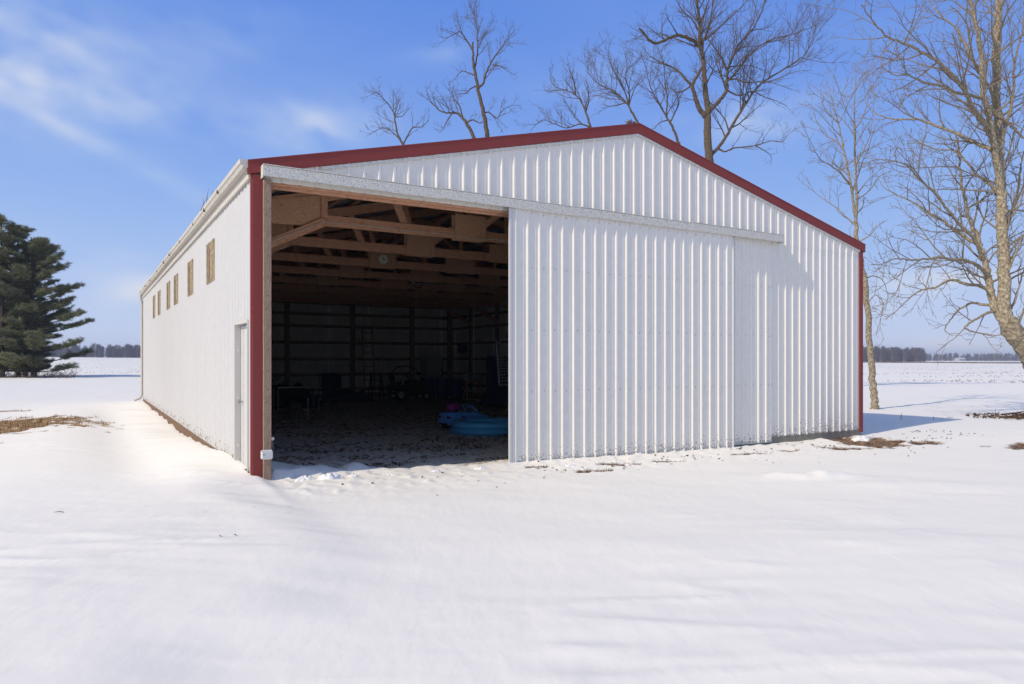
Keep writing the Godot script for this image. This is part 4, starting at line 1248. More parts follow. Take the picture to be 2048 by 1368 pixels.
	pm.grid(rows2)
	tag(put("pink_bundle", pm.mesh(), mat(lin(0.28, 0.02, 0.22), 0.7), null, Transform3D(Basis.IDENTITY, at + Vector3(-0.28, 0.50, 0.12))), "crumpled pink bundle lying on the back of the toy car", "bundle")

# ---------------------------------------------------------------- trees without leaves
func smooth_path(p: PackedVector3Array, steps: int) -> PackedVector3Array:
	var out := PackedVector3Array()
	for i in p.size() - 1:
		var b := p[i]
		var c := p[i + 1]
		var reach := b.distance_to(c)
		var a := b + (p[maxi(i - 1, 0)] - b).limit_length(reach)
		var d := c + (p[mini(i + 2, p.size() - 1)] - c).limit_length(reach)
		for k in steps:
			out.append(b.cubic_interpolate(c, a, d, float(k) / steps))
	out.append(p[p.size() - 1])
	return out
func taper(n: int, r0: float, r1: float) -> PackedFloat32Array:
	var r := PackedFloat32Array()
	for i in n:
		r.append(lerpf(r0, r1, pow(float(i) / maxf(n - 1, 1), 0.85)))
	return r
# side shoots along a path, and theirs in turn
func sprout(mb: MB, path: PackedVector3Array, r0: float, r1: float, level: int, o: Dictionary) -> void:
	var length := 0.0
	for i in path.size() - 1:
		length += path[i].distance_to(path[i + 1])
	var n := int(length * o.dens[level] + rng.randf())
	n = clampi(n, 1 if level > 0 else 2, 34)
	for k in n:
		var t := lerpf(o.from if level == 0 else 0.15, 0.99, (k + rng.randf()) / n)
		var at := t * (path.size() - 1)
		var i := mini(int(at), path.size() - 2)
		var p := path[i].lerp(path[i + 1], at - i)
		var d := (path[i + 1] - path[i]).normalized()
		var side := d.cross(Vector3(rnd(-1, 1), rnd(-1, 1), rnd(-1, 1))).normalized()
		var an := rnd(0.45, 1.05)
		var dir := (d * cos(an) + side * sin(an) + Vector3.UP * rnd(0.0, o.up)).normalized()
		var ln: float = length * (rnd(0.28, 0.55) if level == 0 else rnd(0.3, 0.62)) * (1.0 - 0.45 * t)
		ln = clampf(ln, 0.22, o.most[level])
		var pr := lerpf(r0, r1, t)
		var cr := clampf(minf(pr * 0.6, ln * 0.014 + 0.004), 0.0055, 0.08)
		var steps := 5 if level < 2 else 3
		var pts := PackedVector3Array([p])
		var q := p
		var dd := dir
		for s in steps:
			dd = (dd + Vector3(rnd(-1, 1), rnd(-1, 1), rnd(-1, 1)) * o.crook + Vector3.UP * o.lift * (1.0 if rng.randf() < 0.8 else -1.5)).normalized()
			q += dd * ln / steps
			pts.append(q)
		mb.tube(pts, taper(pts.size(), cr, 0.0045), 5 if level == 0 else 4 if level == 1 else 3)
		if level < o.levels:
			sprout(mb, pts, cr, 0.003, level + 1, o)
# limbs: [thickness at start, at end, turn in depth, photo pixels u, v, u, v ...] at distance d
func bare_tree(called: String, label: String, d: float, limbs: Array, bark: Material, twig: Material, o: Dictionary, group := "") -> Node3D:
	var root := Vector3.ZERO
	var t: Node3D = null
	var tw := MB.new()
	var starts := {}
	for k in limbs.size():
		var l: Array = limbs[k]
		var pts := PackedVector3Array()
		var n := int((l.size() - 3) / 2)
		var p0 := px(l[3], l[4], d)
		# a limb leaves where it stands on the ones drawn before it
		var dz0 := 0.0
		if k > 0:
			var best := 1e9
			for key in starts:
				var q: Vector3 = key
				var flat := Vector2((q.x / -q.z) * d - p0.x, ((q.y - EYE) / -q.z) * d + EYE - p0.y).length()
				if flat < best:
					best = flat
					dz0 = -q.z - d
			if best > 0.6: dz0 = 0.0
		var far := px(l[3 + (n - 1) * 2], l[4 + (n - 1) * 2], d).distance_to(p0)
		for i in n:
			var p := px(l[3 + i * 2], l[4 + i * 2], d)
			var e: float = p.distance_to(p0) / maxf(far, 0.01)
			var dz: float = dz0 + l[2] * far * e
			pts.append(px(l[3 + i * 2], l[4 + i * 2], d + dz))
		if k == 0:
			root = Vector3(pts[0].x, ground(pts[0].x, pts[0].z) - 0.05, pts[0].z)
			if pts[0].y > root.y + 0.4:
				pts.insert(0, root + Vector3(0, 0.5, 0))
			pts.insert(0, root)
			t = thing(called, label, "tree", root, 0.0, group)
		var fine := smooth_path(pts, 6)
		for i in range(1, fine.size() - 1):
			fine[i] += Vector3(rnd(-1, 1), rnd(-1, 1), rnd(-1, 1)) * minf(0.03, float(l[0]) * 0.25)
		for p in fine: starts[p] = true
		var own := PackedVector3Array()
		for p in fine: own.append(p - root)
		var r := taper(own.size(), l[0], l[1])
		if k == 0:
			r[0] *= 1.35
			r[1] *= 1.18
			r[2] *= 1.08
		var mb := MB.new()
		mb.tube(own, r, 14 if l[0] > 0.1 else 8, true, 0.028, k)
		put("trunk" if k == 0 else "limb", mb.mesh(), M.thin_limb if bark == M.syc and l[0] < 0.08 else bark, t)
		if k > 0 or o.get("trunk", false):
			sprout(tw, own, l[0], l[1], 0, o)
	var m := put("twigs", tw.mesh(), twig, t)
	m.set_meta("kind", "stuff")
	return t
func build_trees() -> void:
	var o := {"dens": [2.6, 3.5, 4.2], "from": 0.22, "up": 0.5, "most": [3.0, 1.5, 0.8], "crook": 0.2, "lift": 0.06, "levels": 2}
	rng.seed = 101
	bare_tree("shade_tree", "tall bare tree with a thick brown forked trunk behind the right roof slope", 36.0, [
		[0.26, 0.17, 0.0, 1421, 345, 1419, 323, 1415, 261, 1414, 232],
		[0.16, 0.05, 0.1, 1414, 236, 1415, 211, 1409, 161, 1405, 112, 1399, 89, 1399, 45, 1393, 0, 1390, -60],
		[0.14, 0.06, -0.15, 1414, 236, 1402, 222, 1392, 200, 1388, 186, 1384, 172, 1396, 150, 1404, 135],
		[0.11, 0.02, 0.2, 1416, 228, 1434, 206, 1452, 184, 1454, 160, 1455, 145, 1464, 117, 1479, 87, 1508, 55, 1526, 15, 1540, -25],
		[0.06, 0.02, -0.3, 1455, 142, 1445, 120, 1436, 104, 1424, 88, 1416, 80],
		[0.06, 0.01, -0.3, 1454, 162, 1470, 148, 1488, 124, 1513, 97, 1543, 79, 1590, 67, 1622, 55, 1638, 46],
		[0.10, 0.012, 0.25, 1420, 312, 1430, 302, 1449, 278, 1474, 236, 1498, 196, 1523, 166, 1568, 139, 1600, 117, 1614, 105, 1617, 80],
		[0.05, 0.01, -0.4, 1438, 298, 1450, 303, 1469, 296, 1511, 291, 1541, 282, 1565, 284, 1572, 272],
		[0.03, 0.008, -0.2, 1512, 292, 1530, 302, 1542, 312, 1541, 330],
		[0.10, 0.05, -0.4, 1398, 92, 1385, 80, 1362, 72, 1350, 71, 1330, 80, 1310, 87, 1296, 78, 1288, 66, 1278, 57],
		[0.07, 0.01, 0.3, 1386, 172, 1372, 160, 1357, 142, 1332, 129, 1312, 120, 1298, 110, 1284, 92],
		[0.07, 0.015, 0.2, 1402, 86, 1412, 70, 1419, 55, 1424, 15, 1428, -30],
		[0.06, 0.01, -0.3, 1406, 82, 1420, 72, 1436, 57, 1464, 32, 1494, 2, 1510, -20],
		[0.05, 0.01, 0.2, 1454, 180, 1470, 189, 1484, 191, 1506, 183, 1525, 192, 1548, 200, 1575, 212],
		[0.05, 0.008, -0.2, 1396, 60, 1385, 40, 1366, 22, 1352, 0, 1340, -20],
		[0.05, 0.01, 0.3, 1384, 170, 1370, 180, 1354, 185, 1340, 176, 1326, 178],
		[0.05, 0.01, -0.3, 1455, 160, 1472, 158, 1490, 165, 1515, 164, 1545, 166, 1585, 180],
		[0.05, 0.01, 0.3, 1401, 45, 1410, 25, 1418, 0, 1426, -30]],
		M.bark, M.twig, o)
	o.dens = [3.4, 4.2, 4.8]
	o.from = 0.12
	rng.seed = 102
	bare_tree("yard_tree", "bare dark tree with a crooked single trunk above the left roof slope", 43.0, [
		[0.21, 0.05, 0.0, 978, 300, 975, 275, 968, 231, 958, 188, 949, 141, 946, 110, 946, 84],
		[0.06, 0.012, 0.2, 946, 102, 938, 88, 930, 76, 920, 63, 910, 68, 890, 76, 876, 70],
		[0.08, 0.012, -0.2, 957, 176, 967, 165, 972, 146, 987, 117, 1003, 95, 1012, 82, 1022, 68],
		[0.05, 0.01, 0.2, 949, 140, 955, 105, 955, 73, 952, 41, 940, 15, 934, -8],
		[0.05, 0.008, 0.3, 950, 150, 940, 147, 925, 142, 915, 150, 905, 165],
		[0.05, 0.008, -0.3, 953, 172, 940, 178, 934, 186, 915, 188, 903, 195],
		[0.05, 0.008, 0.3, 967, 225, 978, 225, 994, 236, 1004, 222, 1020, 212, 1040, 210],
		[0.04, 0.008, -0.2, 985, 130, 1000, 132, 1015, 142, 1030, 150]],
		M.bark, M.twig, o, "")
	rng.seed = 103
	bare_tree("yard_tree", "low arching bare tree just left of the crooked trunk above the roof", 41.0, [
		[0.13, 0.09, 0.0, 955, 300, 949, 278, 940, 258, 931, 243],
		[0.09, 0.01, 0.3, 931, 243, 922, 232, 914, 226, 900, 226, 882, 223, 868, 210, 858, 196, 852, 180],
		[0.06, 0.01, -0.3, 932, 246, 945, 240, 962, 246, 975, 238],
		[0.05, 0.01, 0.4, 926, 238, 920, 215, 910, 200, 902, 188, 896, 176],
		[0.04, 0.008, -0.3, 905, 226, 895, 240, 886, 258, 878, 266]],
		M.bark, M.twig, o, "")
	rng.seed = 104
	bare_tree("yard_tree", "small bare tree farthest left above the roof line", 40.0, [
		[0.09, 0.06, 0.0, 812, 310, 807, 293, 800, 278],
		[0.06, 0.01, 0.3, 800, 278, 794, 264, 790, 240, 788, 228, 778, 210, 765, 196, 753, 184, 742, 190],
		[0.05, 0.01, -0.3, 806, 290, 815, 272, 826, 255, 842, 254, 852, 246, 858, 240],
		[0.04, 0.008, 0.3, 797, 276, 782, 262, 765, 256, 750, 262, 738, 268],
		[0.03, 0.006, -0.3, 789, 234, 805, 232, 815, 220, 822, 214]],
		M.bark, M.twig, o, "")
	rng.seed = 105
	bare_tree("yard_tree", "spreading bare tree just left of the roof peak", 42.0, [
		[0.10, 0.07, 0.0, 1186, 290, 1183, 262, 1180, 250],
		[0.07, 0.01, 0.3, 1180, 250, 1172, 225, 1165, 208, 1151, 190, 1130, 180, 1110, 173, 1098, 155],
		[0.05, 0.008, -0.3, 1151, 190, 1148, 165, 1140, 140, 1134, 114],
		[0.05, 0.008, 0.3, 1172, 222, 1178, 200, 1176, 180, 1172, 160],
		[0.05, 0.008, -0.3, 1183, 256, 1160, 248, 1135, 256, 1110, 248, 1085, 240, 1060, 262]],
		M.bark, M.twig, o, "")
	rng.seed = 106
	bare_tree("yard_tree", "slender bare tree with upswept branches right behind the roof peak", 42.0, [
		[0.09, 0.06, 0.0, 1284, 280, 1274, 243, 1262, 222],
		[0.06, 0.008, 0.3, 1262, 222, 1257, 211, 1240, 192, 1227, 182, 1204, 172, 1186, 158, 1174, 138, 1168, 112],
		[0.05, 0.008, -0.3, 1258, 212, 1250, 185, 1238, 160, 1224, 135, 1218, 110, 1220, 80],
		[0.05, 0.008, 0.2, 1258, 210, 1258, 180, 1250, 150, 1262, 125, 1265, 95],
		[0.04, 0.008, -0.3, 1259, 208, 1266, 185, 1276, 165, 1285, 150],
		[0.04, 0.008, -0.3, 1252, 206, 1235, 210, 1210, 216, 1195, 228]],
		M.bark, M.twig, o, "")
	rng.seed = 107
	bare_tree("yard_tree", "bushy bare tree between the roof peak and the thick forked trunk", 40.0, [
		[0.10, 0.06, 0.0, 1362, 300, 1355, 280, 1348, 260, 1340, 245],
		[0.06, 0.008, 0.3, 1340, 245, 1330, 228, 1318, 205, 1305, 184, 1297, 160, 1290, 130, 1282, 110],
		[0.05, 0.008, -0.3, 1332, 235, 1335, 200, 1330, 165, 1328, 130, 1322, 100],
		[0.05, 0.008, 0.3, 1340, 245, 1350, 225, 1358, 205, 1350, 180, 1352, 160],
		[0.04, 0.008, -0.2, 1336, 240, 1320, 245, 1310, 255, 1302, 262]],
		M.bark, M.twig, o, "")
	# slim sycamore at the right corner
	rng.seed = 108
	var os := {"dens": [2.1, 3.0, 3.6], "from": 0.12, "up": 0.35, "most": [2.0, 0.9, 0.45], "crook": 0.2, "lift": 0.07, "levels": 2}
	bare_tree("slim_sycamore", "slim pale barked tree leaning beside the right corner of the barn", 24.0, [
		[0.135, 0.06, 0.0, 1749, 814, 1746, 770, 1740, 691, 1732, 584, 1722, 520, 1714, 478, 1712, 440],
		[0.05, 0.008, 0.1, 1712, 442, 1706, 400, 1698, 350, 1691, 314, 1683, 275, 1675, 239, 1664, 200, 1655, 165],
		[0.05, 0.008, -0.1, 1712, 438, 1714, 400, 1712, 360, 1710, 314, 1709, 270, 1708, 220, 1711, 170, 1712, 120],
		[0.028, 0.005, 0.5, 1712, 452, 1690, 432, 1672, 415, 1650, 400, 1630, 385, 1612, 352],
		[0.028, 0.005, -0.5, 1701, 370, 1680, 345, 1660, 330, 1640, 318, 1622, 285, 1604, 250],
		[0.025, 0.005, 0.4, 1713, 400, 1740, 380, 1760, 352, 1785, 340],
		[0.025, 0.005, -0.4, 1711, 330, 1728, 300, 1740, 270, 1745, 235],
		[0.025, 0.005, 0.4, 1688, 300, 1668, 280, 1650, 270, 1632, 240, 1622, 205],
		[0.025, 0.005, -0.4, 1709, 260, 1725, 235, 1735, 205, 1740, 170],
		[0.022, 0.005, 0.4, 1676, 245, 1655, 225, 1645, 205, 1640, 180],
		[0.025, 0.005, -0.3, 1716, 484, 1740, 470, 1755, 452, 1775, 440],
		[0.025, 0.005, 0.3, 1728, 560, 1745, 552, 1765, 560, 1775, 590, 1770, 625],
		[0.022, 0.005, -0.3, 1734, 610, 1750, 590, 1766, 605, 1760, 650, 1768, 680],
		[0.022, 0.005, 0.3, 1712, 430, 1726, 412, 1730, 395, 1740, 410]],
		M.syc, M.twig_pale, os)
	# big sycamore whose foot stands just outside the frame
	rng.seed = 109
	var ob := {"dens": [2.4, 3.4, 4.2], "from": 0.15, "up": 0.3, "most": [2.2, 1.0, 0.5], "crook": 0.26, "lift": 0.03, "levels": 2}
	bare_tree("large_sycamore", "big sycamore with mottled pale bark and wide limbs at the right edge", 20.5, [
		[0.42, 0.25, 0.0, 2105, 815, 2090, 770, 2070, 720, 2050, 690, 2030, 668, 2014, 645],
		[0.19, 0.09, 0.05, 2018, 655, 2011, 630, 2008, 590, 2008, 534, 2006, 490, 2004, 440, 2003, 390, 2002, 346, 1999, 300, 1995, 200, 1993, 100, 1997, 0, 2000, -60],
		[0.13, 0.02, 0.25, 2010, 650, 1996, 625, 1987, 603, 1980, 570, 1977, 553, 1968, 520, 1961, 497, 1948, 462, 1940, 440, 1930, 400, 1922, 350, 1918, 300, 1908, 262],
		[0.11, 0.04, -0.15, 2002, 400, 1998, 350, 1988, 290, 1980, 250, 1978, 232, 1966, 180, 1964, 145, 1960, 90, 1950, 40, 1939, 0, 1930, -40],
		[0.075, 0.012, -0.5, 1984, 262, 1962, 240, 1945, 215, 1927, 176, 1900, 145, 1870, 119, 1835, 100, 1805, 85, 1770, 70, 1745, 40, 1722, 8],
		[0.06, 0.01, 0.5, 1982, 300, 1950, 285, 1915, 268, 1870, 251, 1838, 240, 1807, 239, 1775, 236, 1751, 226, 1730, 205],
		[0.06, 0.008, -0.6, 1978, 556, 1960, 535, 1930, 520, 1905, 520, 1880, 515, 1851, 518, 1820, 520, 1790, 518, 1763, 528, 1740, 530],
		[0.055, 0.008, 0.5, 1982, 580, 1958, 572, 1930, 568, 1900, 560, 1870, 575, 1839, 582, 1815, 600, 1790, 625, 1770, 640],
		[0.06, 0.008, 0.4, 1958, 490, 1935, 478, 1910, 460, 1883, 440, 1858, 425, 1832, 408, 1800, 392, 1770, 377, 1755, 355],
		[0.06, 0.008, -0.4, 1968, 520, 1950, 480, 1920, 450, 1895, 420, 1870, 385, 1840, 360, 1812, 330, 1790, 322, 1762, 318],
		[0.05, 0.008, 0.5, 1990, 610, 1968, 610, 1945, 606, 1920, 618, 1900, 640, 1890, 660, 1905, 672],
		[0.045, 0.008, -0.5, 1994, 620, 1970, 628, 1950, 640, 1930, 655, 1955, 665, 1985, 672, 2005, 668],
		[0.07, 0.02, 0.2, 1978, 214, 1992, 228, 2010, 240, 2030, 258, 2048, 277, 2075, 300],
		[0.06, 0.01, 0.4, 2006, 470, 2022, 430, 2036, 380, 2044, 320, 2060, 260],
		[0.05, 0.01, -0.3, 2008, 560, 2025, 520, 2040, 490, 2060, 440],
		[0.06, 0.012, -0.4, 1999, 300, 2012, 250, 2025, 200, 2030, 120, 2045, 60, 2050, 0],
		[0.05, 0.01, 0.5, 1964, 150, 1945, 120, 1925, 80, 1905, 50, 1880, 30, 1860, 0],
		[0.05, 0.01, -0.5, 1996, 220, 1975, 170, 1950, 130, 1940, 80, 1930, 40, 1900, 10],
		[0.05, 0.01, 0.4, 2003, 390, 1980, 370, 1955, 350, 1930, 320, 1905, 300, 1880, 300, 1850, 290, 1820, 280],
		[0.045, 0.01, 0.3, 2014, 630, 2030, 600, 2042, 560, 2055, 520],
		[0.05, 0.01, -0.3, 2024, 660, 2040, 640, 2052, 610, 2070, 590],
		[0.05, 0.01, -0.5, 1970, 200, 1940, 190, 1910, 185, 1880, 172, 1850, 165, 1815, 150, 1790, 150, 1760, 130]],
		M.syc, M.twig_pale, ob)

# ---------------------------------------------------------------- pines
func tuft_mesh(seed_: int) -> ArrayMesh:
	rng.seed = seed_
	var mb := MB.new()
	for i in 34:
		var d := Vector3(rnd(-1, 1), rnd(-0.35, 1), rnd(-1, 1)).normalized()
		var l := rnd(0.16, 0.30)
		var s := d.cross(Vector3(rnd(-1, 1), rnd(-1, 1), rnd(-1, 1))).normalized()
		var w := 0.011
		var b := d * 0.02 + Vector3(rnd(-0.09, 0.09), rnd(-0.04, 0.04), rnd(-0.09, 0.09))
		var nn := s.cross(d).normalized()
		if nn.y < 0.0: nn = -nn
		mb.col = Color(1, 1, 1) * rnd(0.7, 1.25)
		var a0 := mb.vert(b - s * w, nn, Vector2.ZERO)
		var a1 := mb.vert(b + s * w, nn, Vector2.ZERO)
		var a2 := mb.vert(b + d * l, nn, Vector2.ZERO)
		mb.tri(a0, a1, a2)
	return mb.mesh()
func pine(label: String, at: Vector3, h: float, reach: float, seed_: int, tufts: Array) -> void:
	rng.seed = seed_
	var t := thing("pine_tree", label, "pine tree", at, 0.0, "pines left of the barn")
	var lean := Vector3(rnd(-0.3, 0.3), 0, rnd(-0.3, 0.3))
	var axis := func(y: float) -> Vector3: return lean * pow(y / h, 1.5) + Vector3(0.08 * sin(y * 0.7 + seed_), y, 0.08 * cos(y * 0.6 + seed_))
	var tp := PackedVector3Array()
	for i in 15: tp.append(axis.call(h * i / 14.0))
	var tm := MB.new()
	tm.tube(tp, taper(15, 0.27, 0.03), 10, false, 0.05, seed_)
	put("trunk", tm.mesh(), M.pinebark, t)
	var bm := MB.new()
	var xs := []
	var cs := []
	var y := 0.7
	while y < h - 0.2:
		var f := y / h
		var most: float = reach * (0.55 + 0.5 * sin(minf(f / 0.35, 1.0) * PI * 0.5)) * pow(1.0 - f, 0.52) + 0.35
		for k in rng.randi_range(4, 6):
			var a := rnd(0, TAU)
			var l := most * rnd(0.55, 1.06)
			var rise := rnd(-0.12, 0.12) + f * 0.45
			var p: Vector3 = axis.call(y + rnd(-0.15, 0.15))
			var pts := PackedVector3Array([p])
			var dir := Vector3(cos(a), rise - 0.08, sin(a))
			for s in 5:
				dir = (dir + Vector3(rnd(-0.12, 0.12), rnd(-0.03, 0.13), rnd(-0.12, 0.12))).normalized()
				p += dir * l / 5.0
				pts.append(p)
			bm.tube(pts, taper(6, 0.02 + 0.012 * l, 0.008), 4)
			var shade := rnd(0.75, 1.2)
			# side shoots carry the needles, in flat sprays
			var n := int(3 + l * 3.8)
			for q in n:
				var u := lerpf(0.48 if f < 0.75 else 0.25, 1.0, (q + rng.randf()) / n)
				var w := u * 5.0
				var i := mini(int(w), 4)
				var b := pts[i].lerp(pts[i + 1], w - i)
				var sd := (pts[i + 1] - pts[i]).normalized()
				var cross := sd.cross(Vector3.UP).normalized() * (1.0 if q % 2 == 0 else -1.0)
				var sl := rnd(0.35, 1.15) * minf(1.0, l * 0.4) * (1.25 - u * 0.6)
				var sdir := (sd * 0.75 + cross * rnd(0.4, 1.3) + Vector3(0, rnd(-0.15, 0.65), 0)).normalized()
				var e := b + sdir * sl
				bm.tube(PackedVector3Array([b, e]), PackedFloat32Array([0.012, 0.005]), 3)
				var m := int(2 + sl * 4.6)
				for j in m:
					var c := b.lerp(e, (j + 0.6) / m)
					xs.append(Transform3D(Basis.from_euler(Vector3(rnd(-0.5, 0.5), rnd(0, TAU), rnd(-0.5, 0.5))).scaled(Vector3.ONE * rnd(0.9, 1.5)), c + Vector3(rnd(-0.14, 0.14), rnd(-0.05, 0.14), rnd(-0.14, 0.14))))
					var g := shade * rnd(0.75, 1.25)
					cs.append(Color(0.165 * g * rnd(0.9, 1.25), 0.18 * g, 0.085 * g))
		y += rnd(0.62, 0.95)
	put("branches", bm.mesh(), M.pinebark, t).set_meta("kind", "stuff")
	var groups := [[], [], []]
	var gc := [[], [], []]
	for i in xs.size():
		groups[i % 3].append(xs[i]); gc[i % 3].append(cs[i])
	for k in 3:
		many("crown", tufts[k], M.needle, groups[k], t, gc[k])
func build_pines() -> void:
	var tufts := [tuft_mesh(1), tuft_mesh(2), tuft_mesh(3)]
	var spots := [[66, 66.0, 13.0, 5.7, "rightmost pine of the clump, its boughs reaching toward the barn"], [36, 68.0, 14.4, 3.6, "tall pine second from the right in the left clump"], [4, 65.0, 14.8, 3.8, "tall pine at the left edge of the photo"], [52, 71.0, 11.5, 3.4, "thinner pine half hidden behind the rightmost pine"], [-46, 67.0, 15.0, 4.0, "pine standing just outside the left edge of the clump"]]
	for i in spots.size():
		var s: Array = spots[i]
		var x: float = (s[0] - 1024.0) / F * s[1]
		pine(s[4], Vector3(x, ground(x, -s[1]) - 0.05, -s[1]), s[2], s[3], 40 + i * 7, tufts)
	# brush at the foot of the pines
	rng.seed = 77
	var mb := MB.new()
	for i in 420:
		var u := rnd(-40, 150)
		var d := rnd(63.0, 69.0)
		var x := (u - 1024.0) / F * d
		var p := Vector3(x, ground(x, -d) - 0.03, -d)
		var pts := PackedVector3Array([p])
		var dir := Vector3(rnd(-0.8, 0.8), rnd(0.5, 1), rnd(-0.8, 0.8)).normalized()
		var l := rnd(0.5, 1.4)
		for s in 4:
			dir = (dir + Vector3(rnd(-0.4, 0.4), rnd(-0.3, 0.2), rnd(-0.4, 0.4))).normalized()
			p += dir * l / 4.0
			pts.append(p)
		mb.tube(pts, taper(5, 0.018, 0.005), 3)
	tag(put("brush", mb.mesh(), M.twig), "tangle of bare brush at the foot of the pines", "brush", "", "stuff")

# ---------------------------------------------------------------- far things
func far_tree_mesh(seed_: int) -> ArrayMesh:
	rng.seed = seed_
	var mb := MB.new()
	mb.tube(PackedVector3Array([Vector3(0, 0, 0), Vector3(rnd(-0.3, 0.3), 5, rnd(-0.3, 0.3)), Vector3(rnd(-0.6, 0.6), 11, rnd(-0.6, 0.6))]), PackedFloat32Array([0.28, 0.2, 0.06]), 5)
	for i in 110:
		var y := 0.5 + 10.0 * pow(rng.randf(), 0.9)
		var a := rnd(0, TAU)
		var l := rnd(1.2, 3.4) * (1.0 - 0.045 * y)
		var d := Vector3(cos(a) * 0.75, rnd(0.25, 1.1), sin(a) * 0.75).normalized()
		var p := Vector3(0, y, 0) + d * l * 0.15
		var q := p + d * l * 0.6
		mb.tube(PackedVector3Array([p, q, q + (d + Vector3(rnd(-0.5, 0.5), 0.4, rnd(-0.5, 0.5))) * l * 0.5]), PackedFloat32Array([0.07, 0.05, 0.025]), 3)
		for k in 3:
			var b := p.lerp(q, rnd(0.3, 1.0))
			var e := b + (d + Vector3(rnd(-1, 1), rnd(0, 1), rnd(-1, 1))).normalized() * rnd(0.6, 1.6)
			mb.tube(PackedVector3Array([b, e]), PackedFloat32Array([0.045, 0.02]), 3)
	return mb.mesh()
func build_far() -> void:
	var kinds := [far_tree_mesh(201), far_tree_mesh(202), far_tree_mesh(203)]
	var wood := mat(Color(0.42, 0.38, 0.36), 0.95)
	# [called label, u0, u1, near, far, count, height of 12 m trees scaled by]
	for w in [["bare grey woods on the skyline left of the barn", -160, 330, 690.0, 760.0, 520, 1.06, 1.0], ["bare grey woods on the skyline right of the barn", 1640, 1850, 690.0, 770.0, 420, 1.22, 0.9], ["lower far woods tapering along the skyline at the right", 1845, 2260, 1150.0, 1300.0, 420, 1.05, 0.8]]:
		rng.seed = int(w[1]) + 900
		var parts := [[], [], []]
		for i in w[5]:
			var u := rnd(w[1], w[2])
			var d := rnd(w[3], w[4])
			var x := (u - 1024.0) / F * d
			var s: float = w[6] * rnd(0.5, 1.22) * (1.0 - 0.12 * (u - w[1]) / (w[2] - w[1]) if w[1] > 1000 else 1.0)
			parts[i % 3].append(Transform3D(Basis(Vector3.UP, rnd(0, TAU)).scaled(Vector3(s * 1.15, s, s * 1.15)), Vector3(x, ground(x, -d) - 0.2, -d)))
		var o := thing("woods", w[0], "woods")
		o.set_meta("kind", "stuff")
		for k in 3:
			many("bare_trees", kinds[k], wood, parts[k], o)
	# strip of dry grass along the far field edge
	rng.seed = 950
	var tm := MB.new()
	for i in 14:
		var a := Vector3(rnd(-0.8, 0.8), 0, rnd(-0.4, 0.4))
		var b := a + Vector3(rnd(-0.2, 0.2), rnd(0.3, 0.6), rnd(-0.2, 0.2))
		tm.tube(PackedVector3Array([a, b]), PackedFloat32Array([0.05, 0.015]), 3)
	var xs := []
	for i in 4200:
		var d := rnd(330.0, 372.0)
		var x := rnd(150.0, 330.0)
		if rng.randf() > sm(140.0, 250.0, x) * 0.8 + 0.15: continue
		xs.append(Transform3D(Basis(Vector3.UP, rnd(0, TAU)).scaled(Vector3(1.4, rnd(0.5, 1.1), 1.4)), Vector3(x, ground(x, -d) - 0.02, -d)))
	tag(many("dry_grass_strip", tm.mesh(), mat(lin(0.20, 0.145, 0.09), 0.95), xs), "strip of dry brown grass along the far edge of the right field", "grass", "", "stuff")
	# crop stubble poking through the snow
	rng.seed = 960
	var sm_ := MB.new()
	for i in 3:
		var a := Vector3(rnd(-0.05, 0.05), -0.03, rnd(-0.05, 0.05))
		sm_.tube(PackedVector3Array([a, a + Vector3(rnd(-0.05, 0.05), rnd(0.07, 0.16), rnd(-0.05, 0.05))]), PackedFloat32Array([0.012, 0.008]), 4)
	xs = []
	var nn := noise(33, 0.03, 3)
	for row in 70:
		var d := 50.0 + pow(row / 70.0, 1.6) * 230.0
		for i in 150:
			var x := rnd(0.42, 0.95) * d if rng.randf() < 0.7 else -rnd(0.42, 0.85) * d
			if nn.get_noise_2d(x * 1.2, d * 2.0) + rnd(-0.3, 0.3) < 0.12: continue
			var dd := d + rnd(-0.25, 0.25)
			if x < 0 and dd < 70.0: continue
			xs.append(Transform3D(Basis(Vector3.UP, rnd(0, TAU)).scaled(Vector3.ONE * rnd(0.4, 1.1)), Vector3(x, ground(x, -dd), -dd)))
	tag(many("stubble", sm_.mesh(), mat(lin(0.16, 0.125, 0.085), 0.95), xs), "dark specks of crop stubble poking through the field snow", "stubble", "", "stuff")
	# small far farmstead on the skyline
	var hx := (1920.0 - 1024.0) / F * 1080.0
	var hs := thing("farmhouse", "tiny pale farm building on the skyline before the far woods", "house", Vector3(hx, ground(hx, -1080.0) - 0.1, -1080.0), 0.4)
	var hm := MB.new()
	hm.box(Vector3(0, 1.6, 0), Vector3(14, 3.2, 8))
	hm.prism([Vector2(-4.0, 3.2), Vector2(4.0, 3.2), Vector2(0, 5.0)], -7, 7)
	for i in range(hm.v.size() - 18, hm.v.size()):
		hm.v[i] = Vector3(hm.v[i].z, hm.v[i].y, -hm.v[i].x)
		hm.n[i] = Vector3(hm.n[i].z, hm.n[i].y, -hm.n[i].x)
	put("wall", hm.mesh(), mat(Color(0.7, 0.7, 0.68), 0.8), hs)
	for s in [-1, 1]:
		put("roof", board(Vector3(0, 3.05, s * 4.3), Vector3(0, 5.15, 0), 0.15, 15.0, Vector3(1, 0, 0)), mat(Color(0.8, 0.8, 0.82), 0.8), hs)
	for x in [-4, 0, 4]:
		put("window", one(Vector3(1.0, 1.2, 0.1), Vector3(x, 1.7, 4.03)), mat(lin(0.05, 0.05, 0.06), 0.3), hs)

